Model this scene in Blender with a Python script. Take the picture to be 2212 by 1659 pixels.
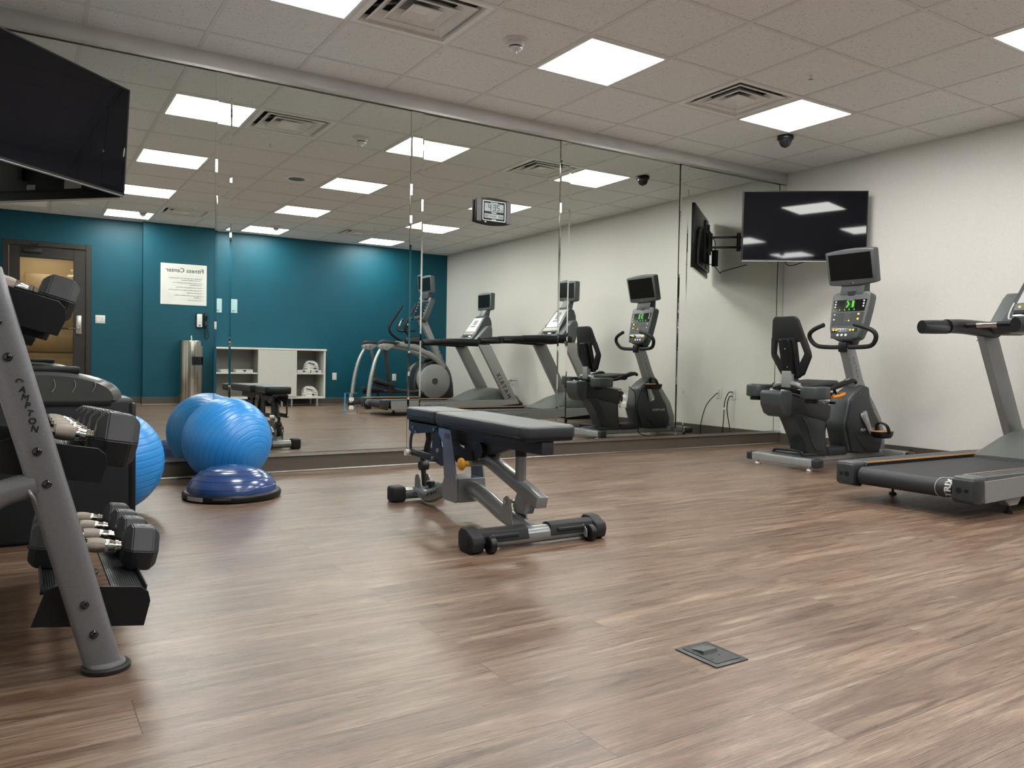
import bpy, bmesh, math, random
from mathutils import Vector, Matrix

random.seed(7)
for _o in list(bpy.data.objects):
    bpy.data.objects.remove(_o, do_unlink=True)
SC = bpy.context.scene
COL = SC.collection
V = Vector
R = math.radians

# ---------------------------------------------------------------- camera
FPX = 1707.09
YAW, PITCH, ROLL = 0.55807, -0.02942, 0.01879
CAM = V((-6.30921, -5.15788, 0.75747))
cd = bpy.data.cameras.new('camera')
cd.sensor_fit = 'HORIZONTAL'
cd.sensor_width = 36.0
cd.lens = FPX / 2212 * 36.0
cd.clip_start = 0.05
cam = bpy.data.objects.new('camera', cd)
COL.objects.link(cam)
fw = V((math.sin(YAW) * math.cos(PITCH), math.cos(YAW) * math.cos(PITCH), math.sin(PITCH)))
rt = V((math.cos(YAW), -math.sin(YAW), 0))
up = rt.cross(fw)
rt2 = rt * math.cos(ROLL) + up * math.sin(ROLL)
up2 = -rt * math.sin(ROLL) + up * math.cos(ROLL)
cm = Matrix((rt2, up2, -fw)).transposed().to_4x4()
cm.translation = CAM
cam.matrix_world = cm
SC.camera = cam

# ---------------------------------------------------------------- world, exposure
w = bpy.data.worlds.new('world')
SC.world = w
w.use_nodes = True
w.node_tree.nodes['Background'].inputs[0].default_value = (0.5, 0.52, 0.55, 1)
w.node_tree.nodes['Background'].inputs[1].default_value = 0.05
SC.view_settings.view_transform = 'Standard'
SC.view_settings.look = 'None'
SC.view_settings.gamma = 1
SC.view_settings.use_curve_mapping = False
SC.view_settings.exposure = 0.0
PANEL_W = 34.0         # strength of the ceiling panels

# ---------------------------------------------------------------- room numbers
T = 0.6096
GX, GY = -4.16949, 0.31228
CH = 2.61346
XL = -7.0
YB = -7.243
YB2 = -7.36
XJ = -4.84

# ================================================================ materials
def lin(c):
    return tuple(((x / 255) / 12.92 if x / 255 <= 0.04045 else ((x / 255 + 0.055) / 1.055) ** 2.4) for x in c)

def mat(name, col, rough=0.5, metal=0.0, nscale=30, namt=0.06, bump=0.0, bscale=None, spec=0.5,
        emis=None, estr=0, coat=0, stretch=None, aniso=0, rvar=0.0):
    if metal < 0.9 and not emis:
        col = tuple(c * 0.70 for c in col)
    m = bpy.data.materials.new(name)
    m.use_nodes = True
    nt = m.node_tree
    b = nt.nodes['Principled BSDF']
    tc = nt.nodes.new('ShaderNodeTexCoord')
    mp = nt.nodes.new('ShaderNodeMapping')
    nt.links.new(tc.outputs['Object'], mp.inputs[0])
    if stretch:
        mp.inputs['Scale'].default_value = stretch
    n = nt.nodes.new('ShaderNodeTexNoise')
    n.inputs['Scale'].default_value = nscale
    n.inputs['Detail'].default_value = 4
    nt.links.new(mp.outputs[0], n.inputs['Vector'])
    r = nt.nodes.new('ShaderNodeValToRGB')
    r.color_ramp.elements[0].position = 0.3
    r.color_ramp.elements[1].position = 0.7
    r.color_ramp.elements[0].color = tuple(x * (1 - namt) for x in col) + (1,)
    r.color_ramp.elements[1].color = tuple(min(1, x * (1 + namt)) for x in col) + (1,)
    nt.links.new(n.outputs['Fac'], r.inputs[0])
    nt.links.new(r.outputs[0], b.inputs['Base Color'])
    b.inputs['Roughness'].default_value = rough
    if rvar:
        mr = nt.nodes.new('ShaderNodeMapRange')
        mr.inputs['To Min'].default_value = rough - rvar
        mr.inputs['To Max'].default_value = rough + rvar
        nt.links.new(n.outputs['Fac'], mr.inputs['Value'])
        nt.links.new(mr.outputs[0], b.inputs['Roughness'])
    b.inputs['Metallic'].default_value = metal
    b.inputs['Specular IOR Level'].default_value = spec
    if coat:
        b.inputs['Coat Weight'].default_value = coat
        b.inputs['Coat Roughness'].default_value = 0.08
    if aniso:
        b.inputs['Anisotropic'].default_value = aniso
    if emis:
        b.inputs['Emission Color'].default_value = emis + (1,)
        b.inputs['Emission Strength'].default_value = estr
    if bump:
        n2 = nt.nodes.new('ShaderNodeTexNoise')
        n2.inputs['Scale'].default_value = bscale or nscale
        n2.inputs['Detail'].default_value = 3
        nt.links.new(mp.outputs[0], n2.inputs['Vector'])
        bp = nt.nodes.new('ShaderNodeBump')
        bp.inputs['Strength'].default_value = bump
        bp.inputs['Distance'].default_value = 0.003
        nt.links.new(n2.outputs['Fac'], bp.inputs['Height'])
        nt.links.new(bp.outputs[0], b.inputs['Normal'])
    return m

M = {}
M['teal'] = mat('teal_paint', (0.004, 0.098, 0.150), 0.45, spec=0.28, bump=0.15, bscale=350, nscale=3, namt=0.05)
M['bronze'] = mat('baseboard_vinyl', (0.105, 0.088, 0.068), 0.45, nscale=6)
M['alu'] = mat('aluminium_channel', (0.62, 0.60, 0.57), 0.3, 1.0)
M['band'] = mat('painted_band', (0.82, 0.80, 0.78), 0.5, nscale=5)
M['trimwhite'] = mat('white_grid_paint', (0.96, 0.95, 0.93), 0.45, namt=0.03)
M['ventwhite'] = mat('vent_paint', (1.2, 1.18, 1.14), 0.4, namt=0.04)
M['plenum'] = mat('dark_duct', (0.32, 0.32, 0.33), 0.6)
M['edgegreen'] = mat('glass_edge', (0.015, 0.03, 0.03), 0.12)
M['blk'] = mat('black_plastic', (0.009, 0.010, 0.012), 0.40, rvar=0.06, spec=0.3)
M['blkrub'] = mat('black_rubber', (0.018, 0.019, 0.021), 0.6, spec=0.35, bump=0.1, bscale=400)
M['hexrub'] = mat('hex_rubber', (0.030, 0.034, 0.040), 0.45, spec=0.35, bump=0.06, bscale=500, rvar=0.05)
M['slate'] = mat('slate_plastic', (0.050, 0.060, 0.063), 0.42, bump=0.05, bscale=600)
M['slate2'] = mat('dark_slate_plastic', (0.028, 0.033, 0.036), 0.4, bump=0.05, bscale=600)
M['coverg'] = mat('cover_plastic', (0.075, 0.078, 0.076), 0.30)
M['darkslate'] = mat('very_dark_slate', (0.016, 0.019, 0.021), 0.45, spec=0.3)
M['grey'] = mat('grey_plastic', (0.105, 0.115, 0.118), 0.4, bump=0.04, bscale=500)
M['hood'] = mat('motor_hood_plastic', (0.105, 0.118, 0.108), 0.38, nscale=8)
M['silver'] = mat('silver_paint', (0.36, 0.365, 0.365), 0.36, 0.25, nscale=60, namt=0.04, coat=0.2)
M['bench'] = mat('bench_silver_paint', (0.29, 0.30, 0.305), 0.27, 0.35, nscale=60, namt=0.04, coat=0.5)
M['rack'] = mat('rack_silver_paint', (0.215, 0.215, 0.225), 0.36, 0.3, nscale=250, namt=0.10, coat=0.25)
M['benchdark'] = mat('bench_dark_paint', (0.016, 0.020, 0.026), 0.45)
M['alubar'] = mat('brushed_aluminium_bar', (0.62, 0.66, 0.67), 0.3, 0.7, nscale=40)
M['chrome'] = mat('chrome', (0.60, 0.57, 0.52), 0.12, 1.0, nscale=200, namt=0.1)
M['knurl'] = mat('knurled_chrome', (0.34, 0.30, 0.26), 0.34, 1.0, nscale=700, namt=0.3, bump=0.6, bscale=1400)
M['steel'] = mat('brushed_steel', (0.52, 0.50, 0.46), 0.20, 1.0, nscale=5, namt=0.45, stretch=(12, 12, 0.08), bump=0.6, bscale=5)
M['vinyl'] = mat('grey_vinyl', (0.060, 0.072, 0.076), 0.36, bump=0.25, bscale=420, nscale=9, rvar=0.05, spec=0.7)
M['vinylside'] = mat('dark_vinyl', (0.022, 0.026, 0.031), 0.38, bump=0.2, bscale=420, spec=0.6)
M['screen'] = mat('dark_screen', (0.004, 0.004, 0.006), 0.09, spec=0.8, namt=0.02)
M['tvscreen'] = mat('tv_screen', (0.008, 0.008, 0.011), 0.035, spec=0.22, namt=0.02)
M['consscreen'] = mat('small_screen', (0.007, 0.007, 0.006), 0.25, spec=0.2, namt=0.02)
M['orange'] = mat('orange_plastic', (0.85, 0.28, 0.02), 0.4)
M['copper'] = mat('orange_stripe', (0.80, 0.36, 0.12), 0.4)
M['yellow'] = mat('yellow_knob', (0.80, 0.38, 0.03), 0.35)
M['ybtn'] = mat('yellow_button', (0.95, 0.62, 0.05), 0.4, emis=(1, .65, .05), estr=0.15)
M['wbtn'] = mat('white_button', (0.85, 0.85, 0.85), 0.4)
M['green'] = mat('green_led', (0.05, 0.5, 0.02), 0.5, emis=(0.12, 0.9, 0.02), estr=0.6)
M['red'] = mat('red_led', (0.8, 0.1, 0.05), 0.5, emis=(1, 0.15, 0.05), estr=2.5)
M['redpl'] = mat('red_plastic', (0.6, 0.02, 0.02), 0.4)
M['ball'] = mat('blue_ball_vinyl', (0.030, 0.34, 0.88), 0.33, nscale=4, namt=0.05, spec=0.6)
M['ballgroove'] = mat('ball_groove', (0.018, 0.18, 0.52), 0.4)
M['bosu'] = mat('balance_dome_vinyl', (0.030, 0.075, 0.24), 0.2, spec=0.7, nscale=5)
M['bosul'] = mat('balance_dome_ridge', (0.07, 0.13, 0.32), 0.22)
M['belt'] = mat('belt_rubber', (0.020, 0.022, 0.026), 0.55, bump=0.25, bscale=260)
M['ribbed'] = mat('ribbed_rail', (0.16, 0.165, 0.17), 0.4, 0.2)
M['white'] = mat('white_plastic', (0.92, 0.92, 0.90), 0.4)
M['paper'] = mat('paper', (0.92, 0.94, 0.90), 0.5, nscale=6, namt=0.04)
M['paperblue'] = mat('pale_blue_paper', (0.50, 0.74, 0.80), 0.5, nscale=6, namt=0.04)
M['navy'] = mat('navy_ink', (0.012, 0.014, 0.05), 0.5)
M['ink'] = mat('grey_ink', (0.12, 0.12, 0.16), 0.5)
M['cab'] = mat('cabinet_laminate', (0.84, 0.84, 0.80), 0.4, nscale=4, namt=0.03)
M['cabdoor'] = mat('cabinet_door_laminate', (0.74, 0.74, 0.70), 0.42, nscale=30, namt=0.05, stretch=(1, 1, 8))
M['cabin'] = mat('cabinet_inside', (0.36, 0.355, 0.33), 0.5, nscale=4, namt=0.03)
M['towel'] = mat('white_towel', (0.95, 0.94, 0.91), 0.9, bump=1.0, bscale=260, nscale=80)
M['doorbr'] = mat('dark_bronze_door', (0.026, 0.023, 0.020), 0.42, nscale=10)
M['tan'] = mat('tan_wall', (0.42, 0.29, 0.16), 0.5, nscale=5)
M['tandoor'] = mat('tan_door', (0.46, 0.31, 0.16), 0.4, nscale=5)
M['lcd'] = mat('lcd_glass', (0.36, 0.43, 0.42), 0.25)
M['lcdink'] = mat('lcd_digits', (0.012, 0.02, 0.05), 0.4)
M['clockgrey'] = mat('clock_grey', (0.12, 0.12, 0.13), 0.35)
M['letw'] = mat('white_lettering', (0.62, 0.64, 0.62), 0.4)
M['letg'] = mat('grey_lettering', (0.15, 0.155, 0.155), 0.4)
M['letb'] = mat('black_lettering', (0.010, 0.011, 0.014), 0.4)
M['label'] = mat('silver_label', (0.5, 0.5, 0.5), 0.35, 0.3)
M['redlab'] = mat('red_label', (0.25, 0.05, 0.05), 0.4)
M['dome'] = mat('smoked_dome', (0.008, 0.008, 0.010), 0.08, spec=0.8)

def mirror_mat():
    m = bpy.data.materials.new('mirror_silvering')
    m.use_nodes = True
    nt = m.node_tree
    b = nt.nodes['Principled BSDF']
    tc = nt.nodes.new('ShaderNodeTexCoord')
    n = nt.nodes.new('ShaderNodeTexNoise')
    n.inputs['Scale'].default_value = 1.3
    nt.links.new(tc.outputs['Object'], n.inputs['Vector'])
    r = nt.nodes.new('ShaderNodeValToRGB')
    r.color_ramp.elements[0].color = (0.80, 0.835, 0.79, 1)
    r.color_ramp.elements[1].color = (0.82, 0.855, 0.81, 1)
    nt.links.new(n.outputs['Fac'], r.inputs[0])
    nt.links.new(r.outputs[0], b.inputs['Base Color'])
    b.inputs['Metallic'].default_value = 1
    b.inputs['Roughness'].default_value = 0.0
    b.inputs['Specular Tint'].default_value = (0.8, 0.84, 0.8, 1)
    return m
M['mirror'] = mirror_mat()

def lamp_mat(name, s, col=(1.0, 0.985, 0.955)):
    m = bpy.data.materials.new(name)
    m.use_nodes = True
    b = m.node_tree.nodes['Principled BSDF']
    b.inputs['Base Color'].default_value = (0.9, 0.9, 0.9, 1)
    b.inputs['Emission Color'].default_value = col + (1,)
    b.inputs['Emission Strength'].default_value = s
    return m
M['lamp'] = lamp_mat('panel_diffuser', PANEL_W)
M['lamp2'] = lamp_mat('corridor_lamp', 38.0, (1, .85, .65))

def glass_mat():
    m = bpy.data.materials.new('door_glass')
    m.use_nodes = True
    nt = m.node_tree
    b = nt.nodes['Principled BSDF']
    b.inputs['Base Color'].default_value = (0.92, 0.95, 0.93, 1)
    b.inputs['Roughness'].default_value = 0.02
    b.inputs['Transmission Weight'].default_value = 1.0
    b.inputs['IOR'].default_value = 1.45
    return m
M['glass'] = glass_mat()

def wall_mat():
    m = bpy.data.materials.new('textured_wallpaper')
    m.use_nodes = True
    nt = m.node_tree
    b = nt.nodes['Principled BSDF']
    tc = nt.nodes.new('ShaderNodeTexCoord')
    n = nt.nodes.new('ShaderNodeTexNoise')
    n.inputs['Scale'].default_value = 55
    n.inputs['Detail'].default_value = 2
    n.inputs['Distortion'].default_value = 2.2
    nt.links.new(tc.outputs['Object'], n.inputs['Vector'])
    r = nt.nodes.new('ShaderNodeValToRGB')
    r.color_ramp.elements[0].position = 0.42
    r.color_ramp.elements[1].position = 0.60
    r.color_ramp.elements[0].color = (0.615, 0.60, 0.565, 1)
    r.color_ramp.elements[1].color = (0.650, 0.636, 0.602, 1)
    nt.links.new(n.outputs['Fac'], r.inputs[0])
    nt.links.new(r.outputs[0], b.inputs['Base Color'])
    mr = nt.nodes.new('ShaderNodeMapRange')
    mr.inputs['From Min'].default_value = 0.4
    mr.inputs['From Max'].default_value = 0.6
    mr.inputs['To Min'].default_value = 0.56
    mr.inputs['To Max'].default_value = 0.42
    nt.links.new(n.outputs['Fac'], mr.inputs['Value'])
    nt.links.new(mr.outputs[0], b.inputs['Roughness'])
    bp = nt.nodes.new('ShaderNodeBump')
    bp.inputs['Strength'].default_value = 0.25
    bp.inputs['Distance'].default_value = 0.002
    nt.links.new(n.outputs['Fac'], bp.inputs['Height'])
    nt.links.new(bp.outputs[0], b.inputs['Normal'])
    return m
M['wallp'] = wall_mat()

def tile_mat():
    m = bpy.data.materials.new('fissured_ceiling_tile')
    m.use_nodes = True
    nt = m.node_tree
    b = nt.nodes['Principled BSDF']
    b.inputs['Roughness'].default_value = 0.85
    tc = nt.nodes.new('ShaderNodeTexCoord')
    n = nt.nodes.new('ShaderNodeTexNoise')
    n.inputs['Scale'].default_value = 95
    n.inputs['Detail'].default_value = 2.5
    n.inputs['Distortion'].default_value = 1.6
    nt.links.new(tc.outputs['Object'], n.inputs['Vector'])
    r = nt.nodes.new('ShaderNodeValToRGB')
    e = r.color_ramp.elements
    e[0].position = 0.32
    e[0].color = (0.42, 0.41, 0.40, 1)
    e[1].position = 0.385
    e[1].color = (0.90, 0.895, 0.885, 1)
    nt.links.new(n.outputs['Fac'], r.inputs[0])
    n2 = nt.nodes.new('ShaderNodeTexNoise')
    n2.inputs['Scale'].default_value = 260
    nt.links.new(tc.outputs['Object'], n2.inputs['Vector'])
    mx = nt.nodes.new('ShaderNodeMixRGB')
    mx.blend_type = 'MULTIPLY'
    mx.inputs[0].default_value = 0.25
    nt.links.new(r.outputs[0], mx.inputs[1])
    nt.links.new(n2.outputs['Color'], mx.inputs[2])
    nt.links.new(mx.outputs[0], b.inputs['Base Color'])
    bp = nt.nodes.new('ShaderNodeBump')
    bp.inputs['Strength'].default_value = 0.5
    bp.inputs['Distance'].default_value = 0.002
    nt.links.new(r.outputs[0], bp.inputs['Height'])
    nt.links.new(bp.outputs[0], b.inputs['Normal'])
    return m
M['tile'] = tile_mat()

def floor_mat():
    m = bpy.data.materials.new('wood_look_planks')
    m.use_nodes = True
    nt = m.node_tree
    L = nt.links.new
    b = nt.nodes['Principled BSDF']
    tc = nt.nodes.new('ShaderNodeTexCoord')
    br = nt.nodes.new('ShaderNodeTexBrick')
    br.offset = 0.37
    br.offset_frequency = 2
    br.inputs['Scale'].default_value = 1
    br.inputs['Mortar Size'].default_value = 0.0012
    br.inputs['Mortar Smooth'].default_value = 0.3
    br.inputs['Brick Width'].default_value = 1.22
    br.inputs['Row Height'].default_value = 0.182
    br.inputs['Color1'].default_value = (0, 0, 0, 1)
    br.inputs['Color2'].default_value = (1, 1, 1, 1)
    br.inputs['Mortar'].default_value = (0.5, 0.5, 0.5, 1)
    L(tc.outputs['Object'], br.inputs['Vector'])
    # per-plank offset of the grain
    cm_ = nt.nodes.new('ShaderNodeCombineXYZ')
    mul = nt.nodes.new('ShaderNodeMath')
    mul.operation = 'MULTIPLY'
    mul.inputs[1].default_value = 37.0
    L(br.outputs['Color'], mul.inputs[0])
    L(mul.outputs[0], cm_.inputs[0])
    L(mul.outputs[0], cm_.inputs[2])
    ad = nt.nodes.new('ShaderNodeVectorMath')
    ad.operation = 'ADD'
    L(tc.outputs['Object'], ad.inputs[0])
    L(cm_.outputs[0], ad.inputs[1])
    def grain(sx, sy, scale, detail, dist, rough=0.5):
        mp = nt.nodes.new('ShaderNodeMapping')
        mp.inputs['Scale'].default_value = (sx, sy, 1)
        L(ad.outputs[0], mp.inputs[0])
        n = nt.nodes.new('ShaderNodeTexNoise')
        n.inputs['Scale'].default_value = scale
        n.inputs['Detail'].default_value = detail
        n.inputs['Distortion'].default_value = dist
        n.inputs['Roughness'].default_value = rough
        L(mp.outputs[0], n.inputs['Vector'])
        return n
    g1 = grain(0.8, 9.0, 1.7, 8, 1.6, 0.66)
    g2 = grain(1.8, 75.0, 3.0, 5, 0.5, 0.6)
    g3 = grain(0.5, 2.2, 1.4, 2, 0.4)
    r1 = nt.nodes.new('ShaderNodeValToRGB')
    e = r1.color_ramp.elements
    e[0].position = 0.30
    e[0].color = (0.066, 0.042, 0.031, 1)
    e[1].position = 0.72
    e[1].color = (0.285, 0.228, 0.180, 1)
    k = r1.color_ramp.elements.new(0.44)
    k.color = (0.124, 0.085, 0.064, 1)
    k = r1.color_ramp.elements.new(0.56)
    k.color = (0.172, 0.126, 0.098, 1)
    L(g1.outputs['Fac'], r1.inputs[0])
    mx = nt.nodes.new('ShaderNodeMixRGB')
    mx.blend_type = 'OVERLAY'
    mx.inputs[0].default_value = 0.70
    L(r1.outputs[0], mx.inputs[1])
    L(g2.outputs['Fac'], mx.inputs[2])
    mx2 = nt.nodes.new('ShaderNodeMixRGB')
    mx2.blend_type = 'OVERLAY'
    mx2.inputs[0].default_value = 0.30
    L(mx.outputs[0], mx2.inputs[1])
    L(g3.outputs['Fac'], mx2.inputs[2])
    hs = nt.nodes.new('ShaderNodeHueSaturation')
    hs.inputs['Saturation'].default_value = 1.24
    mr = nt.nodes.new('ShaderNodeMapRange')
    mr.inputs['To Min'].default_value = 0.93
    mr.inputs['To Max'].default_value = 1.07
    L(br.outputs['Color'], mr.inputs['Value'])
    L(mr.outputs[0], hs.inputs['Value'])
    L(mx2.outputs[0], hs.inputs['Color'])
    g4 = grain(0.75, 11.0, 2.6, 2, 2.6)
    ck = nt.nodes.new('ShaderNodeValToRGB')
    ce = ck.color_ramp.elements
    ce[0].position = 0.0
    ce[0].color = (0, 0, 0, 1)
    ce[1].position = 1.0
    ce[1].color = (0, 0, 0, 1)
    for p_, v_ in ((0.660, 0.0), (0.675, 0.75), (0.690, 0.0)):
        q_ = ck.color_ramp.elements.new(p_)
        q_.color = (v_, v_, v_, 1)
    L(g4.outputs['Fac'], ck.inputs[0])
    g5 = grain(1.3, 15.0, 5.0, 3, 3.5, 0.6)
    c5 = nt.nodes.new('ShaderNodeMapRange')
    c5.inputs['From Min'].default_value = 0.30
    c5.inputs['From Max'].default_value = 0.70
    c5.inputs['To Min'].default_value = 0.72
    c5.inputs['To Max'].default_value = 1.22
    L(g5.outputs['Fac'], c5.inputs['Value'])
    m5 = nt.nodes.new('ShaderNodeMixRGB')
    m5.blend_type = 'MULTIPLY'
    m5.inputs[0].default_value = 1.0
    L(hs.outputs[0], m5.inputs[1])
    L(c5.outputs[0], m5.inputs[2])
    mk = nt.nodes.new('ShaderNodeMixRGB')
    mk.blend_type = 'MULTIPLY'
    L(ck.outputs[0], mk.inputs[0])
    L(m5.outputs[0], mk.inputs[1])
    mk.inputs[2].default_value = (0.30, 0.25, 0.22, 1)
    mm = nt.nodes.new('ShaderNodeMixRGB')
    mm.blend_type = 'MULTIPLY'
    L(br.outputs['Fac'], mm.inputs[0])
    L(mk.outputs[0], mm.inputs[1])
    mm.inputs[2].default_value = (0.45, 0.42, 0.4, 1)
    L(mm.outputs[0], b.inputs['Base Color'])
    rr = nt.nodes.new('ShaderNodeMapRange')
    rr.inputs['To Min'].default_value = 0.20
    rr.inputs['To Max'].default_value = 0.40
    L(g2.outputs['Fac'], rr.inputs['Value'])
    L(rr.outputs[0], b.inputs['Roughness'])
    b.inputs['Specular IOR Level'].default_value = 0.55
    bp = nt.nodes.new('ShaderNodeBump')
    bp.inputs['Strength'].default_value = 0.55
    bp.inputs['Distance'].default_value = 0.0012
    sb = nt.nodes.new('ShaderNodeMath')
    sb.operation = 'SUBTRACT'
    L(g2.outputs['Fac'], sb.inputs[0])
    L(br.outputs['Fac'], sb.inputs[1])
    L(sb.outputs[0], bp.inputs['Height'])
    L(bp.outputs[0], b.inputs['Normal'])
    return m
M['floor'] = floor_mat()

# ================================================================ mesh builder
class MB:
    def __init__(s, M0=None):
        s.bm = bmesh.new()
        s.X = M0 or Matrix.Identity(4)

    def raw(s, vs, fs, mi=0):
        vv = [s.bm.verts.new(s.X @ V(v)) for v in vs]
        for f in fs:
            try:
                fc = s.bm.faces.new([vv[i] for i in f])
                fc.material_index = mi
            except ValueError:
                pass
        return s

    def _merge(s, t, mi, X=None):
        X = (s.X @ X) if X else s.X
        mp = {}
        for v in t.verts:
            mp[v] = s.bm.verts.new(X @ v.co)
        for f in t.faces:
            try:
                fc = s.bm.faces.new([mp[v] for v in f.verts])
                fc.material_index = mi
            except ValueError:
                pass
        t.free()
        return s

    def box(s, c, d, bev=0, seg=2, rot=None, mi=0, taper=None):
        t = bmesh.new()
        bmesh.ops.create_cube(t, size=1)
        for v in t.verts:
            if taper and v.co.z > 0:
                v.co.x *= taper[0]
                v.co.y *= taper[1]
            v.co = V((v.co.x * d[0], v.co.y * d[1], v.co.z * d[2]))
        if bev:
            bmesh.ops.bevel(t, geom=t.edges[:], offset=bev, segments=seg, affect='EDGES', profile=0.5)
        X = Matrix.Translation(c)
        if rot is not None:
            X = X @ rot
        return s._merge(t, mi, X)

    def bb(s, x0, x1, y0, y1, z0, z1, bev=0, seg=2, mi=0):
        return s.box(((x0 + x1) / 2, (y0 + y1) / 2, (z0 + z1) / 2), (abs(x1 - x0), abs(y1 - y0), abs(z1 - z0)), bev, seg, mi=mi)

    def prism(s, pts, ax, a, b, bev=0, seg=2, mi=0, sc=None):
        """pts in the plane across ax ('y': (x,z), 'x': (y,z), 'z': (x,y)); extruded a..b"""
        def P(p, t):
            return V((p[0], t, p[1])) if ax == 'y' else V((t, p[0], p[1])) if ax == 'x' else V((p[0], p[1], t))
        t = bmesh.new()
        n = len(pts)
        q = pts
        if sc:
            cx = sum(p[0] for p in pts) / n
            cy = sum(p[1] for p in pts) / n
            q = [(cx + (p[0] - cx) * sc, cy + (p[1] - cy) * sc) for p in pts]
        A = [t.verts.new(P(p, a)) for p in pts]
        B = [t.verts.new(P(p, b)) for p in q]
        t.faces.new(A)
        t.faces.new(B[::-1])
        for i in range(n):
            t.faces.new([A[i], B[i], B[(i + 1) % n], A[(i + 1) % n]])
        bmesh.ops.recalc_face_normals(t, faces=t.faces[:])
        if bev:
            bmesh.ops.bevel(t, geom=t.edges[:], offset=bev, segments=seg, affect='EDGES', profile=0.5, clamp_overlap=True)
        return s._merge(t, mi)

    def tube(s, pts, r, n=12, sub=0, mi=0, flat=1.0, upv=None, cap=True):
        """sweep; r float or list; flat = ratio of the second radius"""
        pts = [V(p) for p in pts]
        rs = r if isinstance(r, (list, tuple)) else [r] * len(pts)
        if sub:
            np_, nr = [], []
            k = len(pts)
            for i in range(k - 1):
                p0 = pts[max(i - 1, 0)]
                p1, p2 = pts[i], pts[i + 1]
                p3 = pts[min(i + 2, k - 1)]
                for j in range(sub):
                    u = j / sub
                    q = 0.5 * ((2 * p1) + (-p0 + p2) * u + (2 * p0 - 5 * p1 + 4 * p2 - p3) * u * u + (-p0 + 3 * p1 - 3 * p2 + p3) * u ** 3)
                    np_.append(q)
                    nr.append(rs[i] + (rs[i + 1] - rs[i]) * u)
            np_.append(pts[-1])
            nr.append(rs[-1])
            pts, rs = np_, nr
        k = len(pts)
        tg = []
        for i in range(k):
            d = (pts[min(i + 1, k - 1)] - pts[max(i - 1, 0)])
            tg.append(d.normalized() if d.length > 1e-9 else V((0, 0, 1)))
        u = V(upv) if upv else (V((0, 0, 1)) if abs(tg[0].z) < 0.9 else V((0, 1, 0)))
        rings = []
        for i in range(k):
            u = (u - tg[i] * u.dot(tg[i])).normalized()
            w_ = tg[i].cross(u)
            ring = []
            for j in range(n):
                a = 2 * math.pi * j / n
                ring.append(pts[i] + u * math.cos(a) * rs[i] + w_ * math.sin(a) * rs[i] * flat)
            rings.append(ring)
        return s.loft(rings, mi, cap)

    def loft(s, rings, mi=0, cap=True, closed=True):
        n = len(rings[0])
        vs = [v for r_ in rings for v in r_]
        fs = []
        for i in range(len(rings) - 1):
            for j in range(n if closed else n - 1):
                a, b = i * n + j, i * n + (j + 1) % n
                fs.append((a, b, b + n, a + n))
        if cap:
            fs.append(tuple(range(n))[::-1])
            fs.append(tuple(range((len(rings) - 1) * n, len(rings) * n)))
        return s.raw(vs, fs, mi)

    def beam(s, a, b, wd, ht, bev=0.003, upv=(0, 0, 1), mi=0):
        """rectangular bar from a to b, wd across, ht along upv"""
        a, b = V(a), V(b)
        d = (b - a)
        z = d.normalized()
        u = V(upv)
        u = (u - z * u.dot(z)).normalized()
        x = u.cross(z)
        Rm = Matrix((x, u, z)).transposed().to_4x4()
        return s.box((a + b) / 2, (wd, ht, d.length), bev, rot=Rm, mi=mi)

    def lathe(s, prof, c=(0, 0, 0), n=32, ax='z', mi=0, cap=True):
        rings = []
        for r_, h in prof:
            ring = []
            for j in range(n):
                a = 2 * math.pi * j / n
                p = (r_ * math.cos(a), r_ * math.sin(a), h)
                if ax == 'y':
                    p = (p[0], h, p[1])
                elif ax == 'x':
                    p = (h, p[0], p[1])
                ring.append(V(p) + V(c))
            rings.append(ring)
        return s.loft(rings, mi, cap)

    def cyl(s, a, b, r, n=20, mi=0):
        return s.tube([a, b], r, n=n, mi=mi)

    def sphere(s, c, r, n=24, m=16, mi=0, sz=1.0):
        prof = [(max(1e-4, r * math.sin(math.pi * i / m)), -r * sz * math.cos(math.pi * i / m)) for i in range(m + 1)]
        return s.lathe(prof, c, n, mi=mi)

    def text(s, st, size, o, xd, ud, align='LEFT', ext=0.0006, mi=0, wscale=1.0, fn=None, bold=0.0, space=1.0):
        cu = bpy.data.curves.new('t', 'FONT')
        cu.body = st
        cu.size = size
        cu.align_x = align
        cu.extrude = ext
        cu.space_character = space
        cu.resolution_u = 3
        ob = bpy.data.objects.new('t', cu)
        me = bpy.data.meshes.new_from_object(ob)
        xd, ud = V(xd).normalized(), V(ud).normalized()
        nd = xd.cross(ud)
        for bx, by, bz in (((0, 0, 0),) if not bold else ((-bold, -bold, 0), (bold, -bold, .00004), (-bold, bold, .00008), (bold, bold, .00012))):
            vs = []
            for v in me.vertices:
                if fn:
                    vs.append(fn(v.co.x * wscale + bx, v.co.y + by, v.co.z + (bz if v.co.z > 0 else 0)))
                else:
                    vs.append(V(o) + xd * (v.co.x * wscale + bx) + ud * (v.co.y + by) + nd * (v.co.z + bz))
            s.raw(vs, [tuple(p.vertices) for p in me.polygons], mi)
        bpy.data.objects.remove(ob)
        bpy.data.curves.remove(cu)
        bpy.data.meshes.remove(me)
        return s

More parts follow.
